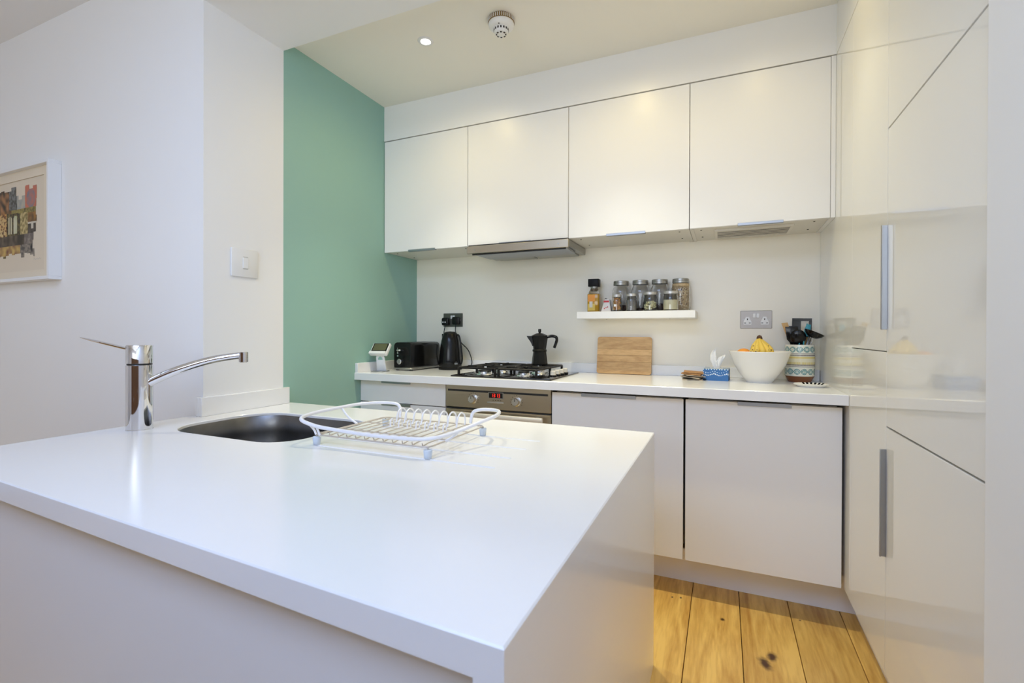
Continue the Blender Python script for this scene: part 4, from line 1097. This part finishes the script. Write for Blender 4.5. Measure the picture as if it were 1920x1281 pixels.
# large turner: frame with a square opening
mt = orient((.014, .014, .175), Vector((.02, .05, 1)), 0)
bm = B()
for a in ((-.046, .038, -.002, .002, .070, .084), (-.046, -.008, -.002, .002, .0, .072), (.025, .038, -.002, .002, .0, .072), (-.046, .038, -.002, .002, -.008, .012)): box(bm, *a, mtx=mt)
utensil('slotted_turner', 'large black turner with a square opening at the back', 'turner', [('handle', tube(B(), [(.0, .0, .0), (.012, .013, .172)], .0065, 8), 'blackm'), ('blade', bm, 'black')])
# short black one behind the wooden spatula
bm = B(); prism(bm, [(-.016, 0), (.016, 0), (.018, .05), (-.018, .055)], -.0035, .0035, 'y', mtx=orient((-.036, .020, .170), Vector((-.14, .0, 1))), bev=.001)
utensil('black_scraper', 'short black scraper just right of the wooden tip', 'scraper', [('handle', tube(B(), [(.0, .02, .0), (-.036, .020, .175)], .005, 8), 'blackm'), ('blade', bm, 'black')])
# teal tongs
bm1 = tube(B(), smooth_path([(-.014, -.036, .075), (-.006, -.034, .135), (.012, -.030, .170), (.026, -.024, .205), (.028, -.022, .232)], 5), .0055, 8, flat=.6)
bm2 = tube(B(), smooth_path([(.014, -.038, .075), (.012, -.036, .135), (.016, -.030, .170), (.034, -.024, .205), (.036, -.022, .228)], 5), .0055, 8, flat=.6)
bm3 = B(); prism(bm3, [(-.010, 0), (.010, 0), (.013, .03), (.009, .058), (-.009, .054), (-.013, .03)], -.004, .004, 'y', mtx=orient((.022, -.028, .172), Vector((.22, .05, 1))), bev=.0015)
utensil('teal_tongs', 'teal silicone kitchen tongs in the middle of the pot', 'tongs', [('arm', bm1, 'teak'), ('arm', bm2, 'teak'), ('pad', bm3, 'teak')])
# black ladle leaning right
bm = B(); lathe(bm, [(0, -.022), (.018, -.019), (.034, -.007), (.042, .006), (.040, .008), (.031, -.003), (.017, -.014), (0, -.018)], (.052, -.052, .184), 28, Matrix.Rotation(R(24), 4, 'Y') @ Matrix.Diagonal((1.05, 1, 1, 1)))
utensil('black_ladle', 'black ladle leaning right towards the tall cupboard', 'ladle', [('handle', tube(B(), [(.0, .015, .0), (.035, -.028, .168)], .0045, 8), 'alu'), ('bowl', bm, 'black')])
utensil('wooden_spoon', 'slim wooden handle showing behind the black turner', 'spoon', [('handle', tube(B(), [(.005, .03, .0), (.048, .034, .235)], .0055, 8), 'spoonwood')])
utensil('steel_whisk', 'thin steel-wire utensil between tongs and ladle', 'whisk', [('handle', tube(B(), [(.012, .0, .0), (.044, -.018, .165)], .0038, 8), 'alub'), ('wire_loop', tube(B(), smooth_path([(.010, .0, .06), (.034, -.022, .150), (.046, -.026, .172), (.050, -.018, .150), (.022, .0, .06)], 5), .0015, 6), 'alub')])

# small white dish with black squares
t = thing('spoon_rest', 'small white oval dish with a row of black squares', 'dish', (.3545, 2.468, Zwt))
sq = .86
obj('dish_body', lathe(B(), [(0, 0), (.050, 0), (.054, .003), (.0675, .011), (.068, .013), (.0665, .0135), (.052, .006), (0, .0045)], seg=48, squash=sq), 'white2', t)
for k in range(6):
    a = R(112 - k * 15)
    m_ = Matrix.Rotation(0, 4, 'Z')
    q = [(.0545, a - .075), (.0665, a - .065), (.0665, a + .065), (.0545, a + .075)]
    poly = [(r_ * math.cos(t_), r_ * sq * math.sin(t_)) for r_, t_ in q]
    bm = B(); vs = [bm.verts.new((x, y, .0085 if abs(q[i][0] - .0545) < 1e-4 else .0146)) for i, (x, y) in enumerate(poly)]
    vs2 = [bm.verts.new((v.co.x, v.co.y, v.co.z - .0022)) for v in vs]
    bm.faces.new(vs); bm.faces.new(vs2[::-1])
    for i in range(4): bm.faces.new((vs[i], vs2[i], vs2[(i + 1) % 4], vs[(i + 1) % 4]))
    bmesh.ops.recalc_face_normals(bm, faces=bm.faces)
    obj('black_square', bm, 'black', t)
